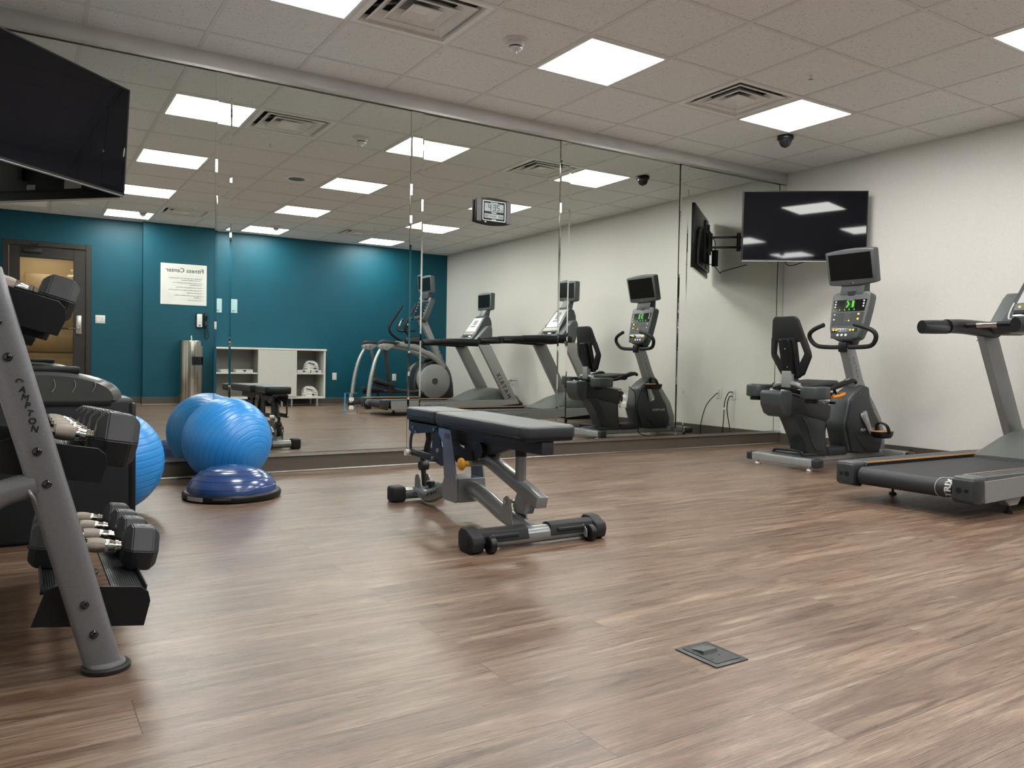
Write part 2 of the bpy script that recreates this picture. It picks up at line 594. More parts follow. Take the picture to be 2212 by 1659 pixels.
    def build(s, name, mats, parent=None, label=None, loc=None, ang=32, recalc=True):
        if recalc:
            bmesh.ops.recalc_face_normals(s.bm, faces=s.bm.faces[:])
        me = bpy.data.meshes.new(name)
        s.bm.to_mesh(me)
        s.bm.free()
        for m in (mats if isinstance(mats, (list, tuple)) else [mats]):
            me.materials.append(m)
        for p in me.polygons:
            p.use_smooth = True
        me.set_sharp_from_angle(angle=R(ang))
        o = bpy.data.objects.new(name, me)
        COL.objects.link(o)
        if parent is not None:
            o.parent = parent
            W[o.name] = W[parent.name]
            me.transform(W[parent.name].inverted())
        else:
            X = Matrix.Translation(loc) if loc else Matrix.Identity(4)
            me.transform(X.inverted())
            o.matrix_world = X
            W[o.name] = X
        if label:
            o['label'] = label
        return o

W = {}

def thing(name, label, cat, loc=(0, 0, 0), rotz=0, group=None):
    o = bpy.data.objects.new(name, None)
    COL.objects.link(o)
    o.empty_display_size = 0.1
    X = Matrix.Translation(loc) @ Matrix.Rotation(rotz, 4, 'Z')
    o.location = loc
    o.rotation_euler = (0, 0, rotz)
    W[o.name] = X
    o['label'] = label
    o['category'] = cat
    if group:
        o['group'] = group
    return o

def tag(o, label, cat, group=None, kind=None):
    o['label'] = label
    o['category'] = cat
    if group:
        o['group'] = group
    if kind:
        o['kind'] = kind
    return o

def struct(o):
    o['kind'] = 'structure'
    return o

def sempty(name, loc):
    o = bpy.data.objects.new(name, None)
    COL.objects.link(o)
    o.location = loc
    W[o.name] = Matrix.Translation(loc)
    o['kind'] = 'structure'
    return o

def dup(o, loc=None, rotz=None, label=None, parent=None):
    c = o.copy()
    COL.objects.link(c)
    if parent is not None:
        c.parent = parent
    if loc is not None:
        c.location = loc
    if rotz is not None:
        c.rotation_euler = (0, 0, rotz)
    if label:
        c['label'] = label
    for ch in list(o.children):
        dup(ch, parent=c)
    return c

# ================================================================ the room
struct(MB().bb(XL - 0.1, 0.1, YB2 - 0.1, 0.1, -0.1, 0).bb(-7.9, -4.3, -9.4, YB2 - 0.1, -0.1, 0).build('floor', M['floor']))
struct(MB().bb(XL - 0.1, 0.1, 0.016, 0.12, 0, CH + .2).build('wall_front', M['band']))
struct(MB().bb(0, 0.1, YB - 0.1, 0.016, 0, CH + .2).build('wall_right', M['wallp']))
struct(MB().bb(XL - 0.1, XL, YB2 - 0.1, 0.016, 0, CH + .2).build('wall_left', M['wallp']))
wb = MB()
wb.bb(XJ, 0, YB2 - 0.1, YB, 0, CH + .2)
wb.bb(XL, -6.47, YB2 - 0.1, YB2, 0, CH + .2)
wb.bb(-5.54, XJ, YB2 - 0.1, YB2, 0, CH + .2)
wb.bb(-6.47, -5.54, YB2 - 0.1, YB2, 2.16, CH + .2)
struct(wb.build('wall_back', M['teal']))

# ceiling: tiles cell by cell, open where the air diffusers sit
VENTS = [(-1, 1), (3, 1), (3, 9), (-1, 9)]
LIGHTS = [(c, r) for r in (1, 4, 7, 10) for c in (-2, 1, 4)]
xs = [XL] + [GX + c * T for c in range(-4, 7)] + [0.0]
ys = [0.016] + [-(GY + r * T) for r in range(0, 12)] + [YB2]
cb = MB()
for i in range(len(xs) - 1):
    for j in range(len(ys) - 1):
        if (i - 1 - 4, j - 1) in VENTS:
            continue
        cb.raw([(xs[i], ys[j], CH), (xs[i + 1], ys[j], CH), (xs[i + 1], ys[j + 1], CH), (xs[i], ys[j + 1], CH)], [(0, 1, 2, 3)])
ceil = struct(cb.build('ceiling', M['tile'], recalc=False))
gb = MB()
for x in xs[1:-1]:
    gb.bb(x - .012, x + .012, YB2, 0, CH - .004, CH + .01)
for y in ys[1:-1]:
    gb.bb(XL, 0, y - .012, y + .012, CH - .0038, CH + .01)
gb.bb(-.02, 0, YB, 0, CH - .004, CH).bb(XL, XL + .02, YB2, 0, CH - .004, CH).bb(XJ, 0, YB, YB + .02, CH - .004, CH).bb(XL, XJ, YB2, YB2 + .02, CH - .004, CH)
gb.build('grid_bars', M['trimwhite'], ceil)

struct(MB().bb(XL, 0, -.012, .016, 2.522, CH).build('trim_1', M['band']))
t2 = MB().bb(XL, 0, -.018, .01, 2.512, 2.522).bb(XL, 0, -.02, -.0178, 2.504, 2.522)
struct(t2.build('trim_2', M['alu']))
t3 = MB().bb(XL, 0, -.020, .012, .105, .112).bb(XL, 0, -.022, -.020, .105, .124)
struct(t3.build('trim_3', M['alu']))
bbz = .103
for nm, a in (('baseboard_front', (XL, 0, -.012, .016)), ('baseboard_right', (-.012, 0, YB, -.012)),
              ('baseboard_left', (XL, XL + .012, YB2, -.012))):
    m_ = MB().bb(*a, 0, bbz, .003, 1)
    o = struct(m_.build(nm, M['bronze']))
MB().bb(XL, -.012, -.026, -.012, 0, .012, .003, 1).build('floor_strip', M['alu'], bpy.data.objects['baseboard_front'])
MB().bb(-.024, -.012, YB, -.026, 0, .010, .003, 1).build('floor_strip', M['bronze'], bpy.data.objects['baseboard_right'])
m_ = MB().bb(XJ - .012, -.012, YB, YB + .012, 0, bbz, .003, 1).bb(XJ - .012, XJ, YB2, YB, 0, bbz).bb(-5.483, XJ, YB2, YB2 + .012, 0, bbz, .003, 1).bb(XL, -6.53, YB2, YB2 + .012, 0, bbz, .003, 1)
struct(m_.build('baseboard_back', M['bronze']))
MB().bb(XJ - .012, -.012, YB + .012, YB + .022, 0, .008).bb(-5.483, XJ - .012, YB2 + .012, YB2 + .022, 0, .008).build('floor_strip', M['alu'], bpy.data.objects['baseboard_back'])

# corridor behind the glass door
struct(MB().bb(-7.9, -4.3, -9.5, -9.4, 0, 2.7).bb(-8.0, -7.9, -9.5, YB2 - .1, 0, 2.7).bb(-4.3, -4.2, -9.5, YB2 - .1, 0, 2.7)
       .bb(-7.9, XL - .1, YB2 - .11, YB2 - .1, 0, 2.7).build('wall_corridor', M['tan']))
struct(MB().bb(-7.9, -4.3, -9.5, YB2 - .1, 2.45, 2.55).build('ceiling_corridor', M['band']))
d2 = sempty('door_2', (-5.95, -9.4, 0))
dm = MB().bb(-6.45, -5.45, -9.4, -9.37, 0, 2.15).bb(-6.38, -5.52, -9.37, -9.35, 0, 2.08)
for z0, z1 in ((.15, .62), (.72, 1.0), (1.1, 1.95)):
    dm.bb(-6.28, -5.62, -9.352, -9.338, z0, z1, .012, 2)
dm.build('panel', M['tandoor'], d2)
struct(MB().bb(-7.9, -4.3, -9.4, -9.385, 2.26, 2.45).build('trim_4', M['band']))
struct(MB().bb(-7.9, -4.3, -9.4, -9.365, 2.20, 2.26).build('trim_5', M['tandoor']))
cl_ = MB().bb(-6.3, -5.7, -8.7, -8.3, 2.44, 2.452).build('ceiling_lamp', M['lamp2'])
tag(cl_, 'small warm ceiling light in the corridor beyond the glass door', 'ceiling light')

# the glazed door to the corridor
d1 = sempty('door_1', (-6.0, YB2, 0))
f = MB()
f.bb(-6.53, -6.46, YB2 - .1, YB2 + .02, 0, 2.22, .004, 1).bb(-5.553, -5.483, YB2 - .1, YB2 + .02, 0, 2.22, .004, 1).bb(-6.46, -5.553, YB2 - .1, YB2 + .02, 2.15, 2.22, .004, 1)
f.build('door_frame', M['doorbr'], d1)
f = MB()
ly0, ly1 = YB2 - .045, YB2 - .002
f.bb(-6.455, -6.332, ly0, ly1, .01, 2.145, .003, 1).bb(-5.703, -5.558, ly0, ly1, .01, 2.145, .003, 1)
f.bb(-6.332, -5.703, ly0, ly1, 2.0, 2.145, .003, 1).bb(-6.332, -5.703, ly0, ly1, .01, .26, .003, 1)
f.build('door_leaf', M['doorbr'], d1)
MB().bb(-6.332, -5.703, YB2 - .026, YB2 - .020, .26, 2.0).build('pane', M['glass'], d1)
lk = MB().bb(-5.672, -5.602, ly1, ly1 + .02, .98, 1.24, .012, 3).build('lock_plate', M['alu'], d1)
f = MB().tube([(-5.637, ly1 + .02, 1.06), (-5.637, ly1 + .06, 1.06), (-5.66, ly1 + .065, 1.06), (-5.76, ly1 + .06, 1.055)], .009, sub=3)
f.cyl((-5.76, YB2 - .026, 1.05), (-5.76, YB2 + .0, 1.05), .001)
f.build('door_handle', M['chrome'], lk)
f = MB().bb(-6.30, -6.08, ly1, ly1 + .06, 2.06, 2.12, .008)
f.beam((-6.10, ly1 + .05, 2.13), (-6.2, ly1 + .18, 2.17), .025, .008).beam((-6.2, ly1 + .18, 2.17), (-6.12, ly1 + .02, 2.185), .025, .008)
f.build('door_closer', M['doorbr'], d1)

# ================================================================ ceiling fittings
rowname = {1: 'closest to the mirrors', 4: 'second row from the mirrors', 7: 'third row from the mirrors', 10: 'beside the teal wall'}
colname = {-2: 'left column', 1: 'middle column', 4: 'white wall column'}
first = None
for c, r in LIGHTS:
    x, y = GX + (c + .5) * T, -(GY + (r + .5) * T)
    lab = 'square glowing ceiling panel, %s, %s' % (colname[c], rowname[r])
    if first is None:
        first = thing('ceiling_light', lab, 'ceiling light', (x, y, CH), 0, 'square ceiling panels')
        h = T / 2 - .012
        f = MB()
        for a in ((-h, h, -h, -h + .018), (-h, h, h - .018, h), (-h, -h + .018, -h + .018, h - .018), (h - .018, h, -h + .018, h - .018)):
            f.bb(x + a[0], x + a[1], y + a[2], y + a[3], CH - .009, CH - .001, .002, 1)
        f.build('frame', M['ventwhite'], first)
        h -= .018
        MB().bb(x - h, x + h, y - h, y + h, CH - .0075, CH - .003).build('diffuser', M['lamp'], first)
    else:
        dup(first, (x, y, CH), label=lab)

first = None
vlab = {(-1, 1): 'square white louvred air vent beside the left front ceiling panel', (3, 1): 'square louvred air vent beside the front panel nearest the white wall',
        (3, 9): 'far louvred air vent near the teal wall, toward the white wall', (-1, 9): 'far louvred air vent near the teal wall, above the trash bin side'}
for c, r in VENTS:
    x, y = GX + (c + .5) * T, -(GY + (r + .5) * T)
    if first is None:
        first = thing('air_vent', vlab[(c, r)], 'vent', (x, y, CH), 0, 'ceiling air vents')
        def ring(mb, h0, z0, h1, z1, th=.003):
            a = [(-h0, -h0, z0), (h0, -h0, z0), (h0, h0, z0), (-h0, h0, z0)]
            b = [(-h1, -h1, z1), (h1, -h1, z1), (h1, h1, z1), (-h1, h1, z1)]
            pts = [(x + p[0], y + p[1], CH + p[2]) for p in a + b]
            pts += [(p[0], p[1], p[2] + th) for p in pts]
            fs = []
            for i in range(4):
                j = (i + 1) % 4
                fs += [(i, j, j + 4, i + 4), (i + 8, i + 12, j + 12, j + 8), (i, i + 8, j + 8, j), (i + 4, j + 4, j + 12, i + 12)]
            mb.raw(pts, fs)
        f = MB()
        ring(f, T / 2 - .012, -.004, .262, -.004)
        ring(f, .262, -.004, .245, .03)
        f.build('frame', M['ventwhite'], first)
        for h0, z0, h1, z1 in ((.228, -.004, .160, .040), (.228, -.004, .221, -.008), (.156, -.004, .092, .040), (.156, -.004, .149, -.008)):
            if z1 > 0:
                f = MB()
            ring(f, h0, z0, h1, z1)
            if z1 < 0:
                f.build('louvre', M['ventwhite'], first)
        f = MB()
        ring(f, .086, -.004, .045, .022)
        f.bb(x - .045, x + .045, y - .045, y + .045, CH + .018, CH + .022)
        f.build('louvre', M['ventwhite'], first)
        f = MB()
        h = T / 2
        f.raw([(x - h, y - h, CH + .001), (x + h, y - h, CH + .001), (x + h, y + h, CH + .001), (x - h, y + h, CH + .001),
               (x - h, y - h, CH + .16), (x + h, y - h, CH + .16), (x + h, y + h, CH + .16), (x - h, y + h, CH + .16)],
              [(0, 1, 5, 4), (1, 2, 6, 5), (2, 3, 7, 6), (3, 0, 4, 7), (4, 5, 6, 7)])
        f.build('duct_box', M['plenum'], first, recalc=False)
        f = MB().cyl((x, y, CH + .04), (x, y, CH + .15), .12, 24)
        f.beam((x - .2, y - .2, CH + .07), (x + .2, y + .2, CH + .07), .02, .008).beam((x + .2, y - .2, CH + .07), (x - .2, y + .2, CH + .07), .02, .008)
        f.build('damper', M['plenum'], first)
    else:
        dup(first, (x, y, CH), label=vlab[(c, r)])

first = None
for x, y, lab in ((-2.045, -1.84, 'small sprinkler head in the tile behind the vent nearest the white wall'), (-4.46, -1.86, 'small sprinkler head behind the vent by the left front panel'),
                  (-2.01, -5.56, 'small sprinkler head by the far vent on the white wall side'), (-4.44, -5.67, 'small sprinkler head by the far vent on the trash bin side')):
    if first is None:
        first = thing('sprinkler_head', lab, 'sprinkler', (x, y, CH), 0, 'ceiling sprinklers')
        MB().lathe([(.036, 0), (.036, -.004), (.022, -.008)], (x, y, CH), 24).build('escutcheon', M['ventwhite'], first)
        MB().lathe([(.009, -.004), (.006, -.022), (.003, -.03), (.003, -.034), (.015, -.035), (.015, -.037)], (x, y, CH), 16).build('deflector', M['alu'], first)
    else:
        dup(first, (x, y, CH), label=lab)

first = None
for x, y, lab in ((-3.87, -1.22, 'white smoke detector beside the middle front ceiling panel'), (-4.95, -6.36, 'white smoke detector near the teal wall by the left far panel'),
                  (-3.22, -6.25, 'white smoke detector near the teal wall by the middle far panel')):
    if first is None:
        first = thing('smoke_detector', lab, 'smoke detector', (x, y, CH), 0, 'smoke detectors')
        MB().lathe([(.072, 0), (.072, -.006), (.062, -.010), (.05, -.012)], (x, y, CH), 32).lathe([(.05, -.012), (.05, -.030), (.043, -.036), (.04, -.038)], (x, y, CH), 32).build('base', M['white'], first)
        MB().lathe([(.036, -.036), (.036, -.046)], (x, y, CH), 24).build('dark_slot', M['blk'], first)
        MB().lathe([(.04, -.046), (.038, -.054), (.024, -.064), (.008, -.068), (.006, -.08), (.002, -.082)], (x, y, CH), 28).build('sensor_cap', M['white'], first)
    else:
        dup(first, (x, y, CH), label=lab)

t = thing('ceiling_speaker', 'round white ceiling speaker with grey grille', 'speaker', (-3.86, -3.1, CH))
MB().lathe([(.145, 0), (.145, -.004), (.12, -.008), (.085, -.006)], (-3.86, -3.1, CH), 40).build('bezel', M['ventwhite'], t)
MB().lathe([(.085, -.004), (.08, -.008), (.01, -.009)], (-3.86, -3.1, CH), 32).build('grille', M['grey'], t)
t = thing('alarm_strobe', 'round white ceiling alarm above the door side', 'alarm', (-5.69, -6.22, CH))
MB().lathe([(.10, 0), (.10, -.012), (.07, -.022), (.03, -.024)], (-5.69, -6.22, CH), 32).build('base', M['ventwhite'], t)
t = thing('return_grille', 'white return air grille above the door', 'vent', (-6.3, -6.5, CH))
f = MB().bb(-6.58, -6.02, -6.78, -6.22, CH - .008, CH - .001, .002, 1)
for i in range(18):
    f.box((-6.3, -6.75 + i * .03, CH - .012), (.52, .018, .002), rot=Matrix.Rotation(.5, 4, 'X'))
f.build('grille', M['ventwhite'], t)

t = thing('dome_camera', 'small black dome security camera on the ceiling tile', 'security camera', (-1.066, -.852, CH))
MB().lathe([(.062, 0), (.064, -.01), (.064, -.03), (.056, -.036)], (-1.066, -.852, CH), 32).build('housing', M['blk'], t)
MB().lathe([(.052, -.034), (.050, -.052), (.042, -.072), (.028, -.088), (.012, -.095), (.001, -.097)], (-1.066, -.852, CH), 32).build('dome', M['dome'], t)

# ================================================================ mirrors
def mirror_xform(px, eta, eps):
    n = V((eta, -1, eps)).normalized()
    z = (V((0, 0, 1)) - n * n.z).normalized()
    x = n.cross(z) * -1
    # columns: local x, local y(away from viewer), local z
    Rm = Matrix((x, -n, z)).transposed().to_4x4()
    return Matrix.Translation((px, 0, 1.3)) @ Rm
PAN = [(-6.47, -5.28, -5.9, -.00224, -.00215), (-5.18, -3.966, -4.6, -.00136, -.00013), (-3.865, -2.675, -3.3, -.00297, .00273),
       (-2.575, -1.386, -2.0, .00122, .0030), (-1.286, -.087, -.7, 0, .001), (XL, -6.57, -6.8, 0, 0)]
plab = ['tall mirror panel left of the blue balls', 'tall mirror panel reflecting the towel cabinet', 'tall mirror panel with the digital clock',
        'tall mirror panel reflecting both bikes and treadmill', 'tall mirror panel next to the white wall', 'narrow mirror panel behind the left television']
Z0, Z1 = .121, 2.512
for i, (x0, x1, px, eta, eps) in enumerate(PAN):
    X = mirror_xform(px, eta, eps)
    t = MB()
    xa, xb, za, zb = x0 - px, x1 - px, Z0 - 1.3, Z1 - 1.3
    t.X = X
    t.raw([(xa, 0, za), (xb, 0, za), (xb, 0, zb), (xa, 0, zb)], [(0, 1, 2, 3)])
    t.raw([(xa, .004, za), (xb, .004, za), (xb, .004, zb), (xa, .004, zb), (xa, 0.0001, za), (xb, 0.0001, za), (xb, 0.0001, zb), (xa, 0.0001, zb)],
          [(0, 1, 2, 3), (0, 1, 5, 4), (1, 2, 6, 5), (2, 3, 7, 6), (3, 0, 4, 7)], mi=1)
    o = t.build('wall_mirror', [M['mirror'], M['edgegreen']], None, loc=(px, 0, 1.3), recalc=False)
    tag(o, plab[i], 'mirror', 'large wall mirrors')
slab = ['narrow slanted-edge mirror behind the blue ball', 'narrow slanted-edge mirror left of the clock', 'narrow slanted-edge mirror right of the clock',
        'narrow slanted-edge mirror between the bike and television reflections', 'narrow slanted-edge mirror in the corner by the white wall', 'narrow slanted-edge mirror behind the left television']
STR = [(-5.28, -5.18, R(0.78)), (-3.966, -3.865, 0), (-2.675, -2.575, 0), (-1.386, -1.286, 0), (-.087, -.004, 0), (-6.57, -6.47, 0)]
for i, (x0, x1, tw) in enumerate(STR):
    px = (x0 + x1) / 2
    h = (x1 - x0) / 2
    X = Matrix.Translation((px, -.006, 1.3)) @ Matrix.Rotation(tw, 4, 'Z')
    t = MB(X)
    za, zb = Z0 - 1.3, Z1 - 1.3
    bv = .013
    xsx = [-h, -h + bv, h - bv, h]
    ysx = [.0016, 0, 0, .0016]
    vs = [(x, y, z) for z in (za, zb) for x, y in zip(xsx, ysx)]
    t.raw(vs, [(0, 1, 5, 4), (1, 2, 6, 5), (2, 3, 7, 6)])
    t.raw([(-h, .0016, za), (-h, .0016, zb), (-h, .005, zb), (-h, .005, za), (h, .0016, za), (h, .0016, zb), (h, .005, zb), (h, .005, za)],
          [(0, 1, 2, 3), (4, 5, 6, 7)], mi=1)
    o = t.build('narrow_mirror', [M['mirror'], M['edgegreen']], None, loc=(px, -.006, 1.3), recalc=False, ang=0.5)
    tag(o, slab[i], 'mirror', 'narrow mirrors between the large ones')

# outlets in the mirror and on the walls
def outlet(x, y, z, face, label, name='wall_outlet', mir=False, group=None):
    """face: 'y-' plate looks toward -y, 'y+' toward +y, 'x-' toward -x"""
    rz = {'y-': 0, 'y+': math.pi, 'x-': -math.pi / 2}[face]
    t = thing(name, label, 'outlet', (x, y, z), rz, group)
    X = W[t.name]
    s = 1.25 if mir else 1.0
    MB(X).bb(-.036 * s, .036 * s, -.006, 0, -.057 * s, .057 * s, .003, 1).build('cover_plate', M['mirror'] if mir else M['white'], t)
    for dz in (.022, -.022):
        f = MB(X)
        f.prism([(.017 * math.cos(a) * 1.0, dz * s + max(-.013, min(.013, .018 * math.sin(a)))) for a in [i * math.pi / 12 for i in range(24)]], 'y', -.009, -.004)
        p = f.build('receptacle', M['white'], t)
        f = MB(X)
        f.bb(-.008, -.0055, -.0096, -.008, dz * s - .001, dz * s + .008).bb(.0055, .008, -.0096, -.008, dz * s - .001, dz * s + .008)
        f.cyl((0, -.0096, dz * s - .007), (0, -.008, dz * s - .007), .0028, 10)
        f.build('slots', M['blk'], p)
    return t
outlet(-4.385, -.003, .446, 'y-', 'mirror-faced double outlet low on the mirror, left of the bench', mir=True)
outlet(-1.975, -.003, .450, 'y-', 'mirror-faced double outlet low on the mirror, behind the bench end', mir=True)
outlet(-1.99, YB, .449, 'y+', 'white wall outlet on the teal wall beside the towel cabinet')
outlet(-.946, YB, .439, 'y+', 'white wall outlet on the teal wall behind the elliptical')
outlet(0, -.795, .457, 'x-', 'white wall outlet with one cord, closest to the mirror')
outlet(0, -.60, .454, 'x-', 'white wall outlet with two black plugs, near the mirror corner')
for y, l in ((-5.01, 'white wall outlet with a black plug behind the far treadmill'), (-4.85, 'white cable wall plate behind the far treadmill'),
             (-6.783, 'white wall outlet behind the elliptical, nearest the teal wall'), (-6.64, 'white cable wall plate behind the elliptical')):
    outlet(0, y, .479, 'x-', l)

def cord(pts, r, label, name='electric_cable', m='blk', group=None):
    o = MB().tube(pts, r, n=8, sub=6).build(name, M[m], None, loc=pts[0])
    tag(o, label, 'cord', group)
    return o
cord([(-.012, -.795, .457), (-.05, -.80, .44), (-.11, -.87, .32), (-.13, -.92, .12), (-.12, -.93, .012), (-.16, -.95, .006), (-.24, -1.0, .006)], .005, 'black cord looping from the outlet nearest the mirror')
cord([(-.012, -.60, .476), (-.06, -.61, .465), (-.08, -.64, .36), (-.07, -.66, .15), (-.07, -.70, .012), (-.2, -.76, .006)], .005, 'black cord hanging from upper plug near the mirror corner')
cord([(-.012, -.60, .432), (-.07, -.59, .42), (-.085, -.60, .3), (-.08, -.56, .1), (-.12, -.5, .01), (-.3, -.45, .006)], .005, 'black cord hanging from lower plug near the mirror corner')
t = MB().bb(-.085, -.065, -.66, -.61, .29, .315, .003, 1).build('cord_tag', M['white'], None, loc=(-.075, -.63, .3))
tag(t, 'small white tag strapped around the hanging cords', 'tag')
cord([(-.012, -5.01, .49), (-.06, -5.01, .485), (-.1, -4.95, .44), (-.12, -4.8, .3), (-.15, -4.6, .05)], .005, 'black cord from the outlet behind the far treadmill')
cord([(-.012, -4.85, .48), (-.04, -4.88, .49), (-.07, -4.97, .46), (-.11, -4.9, .35), (-.14, -4.7, .1)], .004, 'thin black cable from the plate behind the far treadmill')
cord([(-.95, -1.14, .52), (-.90, -1.10, .45), (-.90, -1.08, .3), (-.86, -1.08, .15), (-.85, -1.06, .03), (-.6, -.95, .006), (-.1, -.9, .006)], .005, 'black cord hanging between bike seat and flywheel')
cord([(-.18, -1.45, .1), (-.12, -1.52, .05), (-.05, -1.7, .008), (-.04, -1.9, .006)], .005, 'black cord running from the bike toward the wall')

# ================================================================ televisions
def frame_at(c, az, tilt=0.0):
    n = V((math.cos(az) * math.cos(tilt), math.sin(az) * math.cos(tilt), -math.sin(tilt)))
    r = V((0, 0, 1)).cross(n).normalized()
    u = n.cross(r)
    X = Matrix((r, u, n)).transposed().to_4x4()
    X.translation = V(c)
    return X

def television(c, az, tilt, w_, h_, label, wallpt, arm_label=None):
    t = thing('television', label, 'television', c)
    X = frame_at(c, az, tilt)
    f = MB(X)
    b = .009
    f.bb(-w_ / 2, w_ / 2, -h_ / 2, h_ / 2, -.028, -.002, .004)
    f.bb(-w_ / 2, w_ / 2, h_ / 2 - b, h_ / 2, -.004, .002, .001, 1).bb(-w_ / 2, w_ / 2, -h_ / 2, -h_ / 2 + b + .004, -.004, .002, .001, 1)
    f.bb(-w_ / 2, -w_ / 2 + b, -h_ / 2, h_ / 2, -.004, .002, .001, 1).bb(w_ / 2 - b, w_ / 2, -h_ / 2, h_ / 2, -.004, .002, .001, 1)
    f.build('housing', M['blk'], t)
    MB(X).bb(-w_ / 2 + b, w_ / 2 - b, -h_ / 2 + b + .004, h_ / 2 - b, -.003, .0005).build('screen', M['tvscreen'], t)
    f = MB(X).prism([(-w_ * .40, -h_ * .42), (w_ * .40, -h_ * .42), (w_ * .36, h_ * .1), (w_ * .22, h_ * .2), (-w_ * .22, h_ * .2), (-w_ * .36, h_ * .1)], 'z', -.06, -.027, .006)
    f.build('back_cover', M['blk'], t)
    MB(X).bb(-w_ / 2, w_ / 2, -h_ / 2 - .004, -h_ / 2 + .001, -.022, .003, .001, 1).build('bottom_edge', M['alu'], t)
    f = MB(X).bb(.17, .29, -h_ / 2 + .05, -h_ / 2 + .10, -.063, -.059).bb(-.1, -.04, -h_ / 2 + .05, -h_ / 2 + .08, -.063, -.059)
    f.build('rating_sticker', M['label'], t)
    # the wall arm
    a = thing('wall_bracket', arm_label, 'tv bracket', c)
    f = MB(X)
    for sx in (-.13, .13):
        f.bb(sx - .018, sx + .018, -.2, .2, -.088, -.061, .003, 1)
    f.bb(-.2, .2, .07, .1, -.10, -.085, .002, 1).bb(-.2, .2, -.1, -.07, -.10, -.085, .002, 1)
    f.bb(-.06, .06, -.11, .11, -.115, -.098, .004, 1)
    f.build('mounting_plate', M['blk'], a)
    p0 = X @ V((0, 0, -.115))
    p0 = V((p0.x, p0.y, p0.z))
    wp = V(wallpt)
    mid = (p0 + wp) / 2 + V((0, .12 if c[0] > -3 else .1, 0))
    f = MB()
    for dz in (.05, -.05):
        f.beam(p0 + V((0, 0, dz)), mid + V((0, 0, dz)), .035, .02)
        f.beam(mid + V((0, 0, dz)), wp + V((0, 0, dz)), .035, .02)
    for p in (p0, mid, wp):
        f.cyl(p + V((0, 0, -.09)), p + V((0, 0, .09)), .02, 14)
    f.build('arm', M['blk'], a)
    sx = 1 if c[0] > -3 else -1
    f = MB().bb(min(wp.x, wp.x + sx * .03), max(wp.x, wp.x + sx * .03), wp.y - .05, wp.y + .05, wp.z - .14, wp.z + .14, .004, 1)
    f.build('wall_plate', M['blk'], a)
    return t, X
tv, XT = television((-.515, -.629, 1.976), 4.061, 0, 1.055, .607, 'flat television angled out over the recumbent bike', (-.035, -.42, 1.98), 'black jointed wall arm behind the television over the bike')
tv, XT2 = television((-6.148, -.428, 1.974), R(-44.3), .058, 1.059, .607, 'large dark television at upper left, turned toward the room', (-6.965, -.55, 1.98), 'black jointed wall arm behind the upper left television')
p = XT @ V((-.12, -.12, -.16))
t = MB().box((p.x, p.y + .02, 1.80), (.045, .05, .16), .006).build('power_brick', M['blk'], None, loc=(p.x, p.y + .02, 1.80))
tag(t, 'black power brick hanging behind the television over the bike', 'power adapter')
cord([(p.x, p.y + .02, 1.88), (p.x + .01, p.y, 1.98), (p.x - .06, p.y - .05, 2.03)], .004, 'short black cable above the hanging power brick', 'cable')
cord([(p.x, p.y + .02, 1.72), (p.x + .08, p.y + .02, 1.66), (p.x + .18, p.y - .05, 1.69), (-.02, -.45, 1.78)], .004, 'black cable sagging from the power brick to the white wall', 'cable')
cord([(p.x, p.y + .02, 1.75), (p.x - .05, p.y - .02, 1.74), (p.x - .08, p.y - .08, 1.78)], .004, 'black cable from the power brick to the television back', 'cable')

# ================================================================ digital clock on the mirror
cx, cz = -3.298, 1.871
t = thing('digital_clock', 'grey and black digital wall clock reading 4:35 on the mirror', 'clock', (cx, -.006, cz))
def arcbox(hw, ht, bow, n=12):
    pts = []
    for i in range(n + 1):
        u = -1 + 2 * i / n
        pts.append((cx + u * hw, cz + ht + bow * (1 - u * u)))
    for i in range(n + 1):
        u = 1 - 2 * i / n
        pts.append((cx + u * hw, cz - ht - bow * (1 - u * u)))
    return pts
MB().prism(arcbox(.152, .082, .016), 'y', -.034, -.006, .005).build('case', M['blk'], t)
for sx in (-1, 1):
    MB().bb(cx + sx * .128 - .020, cx + sx * .128 + .020, -.0375, -.033, cz - .083, cz + .083, .002, 1).build('side_panel', M['clockgrey'], t)
f = MB()
o1, o2 = .099, .093
for x0, x1, z0, z1 in ((-o1, o1, .069, .074), (-o1, o1, -.074, -.069), (-o1, -o2, -.074, .074), (o2, o1, -.074, .074)):
    f.bb(cx + x0, cx + x1, -.0385, -.033, cz + z0, cz + z1)
f.build('white_border', M['white'], t)
f = MB().bb(cx - .082, cx + .082, -.0365, -.033, cz - .005, cz + .055)
d = f.build('time_display', M['lcd'], t)
SEG = {'0': 'abcdef', '1': 'bc', '2': 'abged', '3': 'abgcd', '4': 'fgbc', '5': 'afgcd', '6': 'afgedc', '7': 'abc', '8': 'abcdefg', '9': 'abcdfg'}
def digit(f, ch, x, z, w_, h_, th, y=-.0372):
    q = {'a': (0, w_, h_ - th, h_), 'g': (0, w_, h_ / 2 - th / 2, h_ / 2 + th / 2), 'd': (0, w_, 0, th),
         'f': (0, th, h_ / 2, h_), 'b': (w_ - th, w_, h_ / 2, h_), 'e': (0, th, 0, h_ / 2), 'c': (w_ - th, w_, 0, h_ / 2)}
    for k in SEG[ch]:
        a = q[k]
        f.bb(x + a[0], x + a[1], y, y + .001, z + a[2], z + a[3])
f = MB()
digit(f, '4', cx - .050, cz + .003, .024, .044, .0055)
digit(f, '3', cx - .010, cz + .003, .024, .044, .0055)
digit(f, '5', cx + .022, cz + .003, .024, .044, .0055)
digit(f, '5', cx + .054, cz + .000, .009, .016, .002)
digit(f, '2', cx + .067, cz + .000, .009, .016, .002)
for dz in (.018, .032):
    f.bb(cx - .020, cx - .016, -.0372, -.0362, cz + dz, cz + dz + .004)
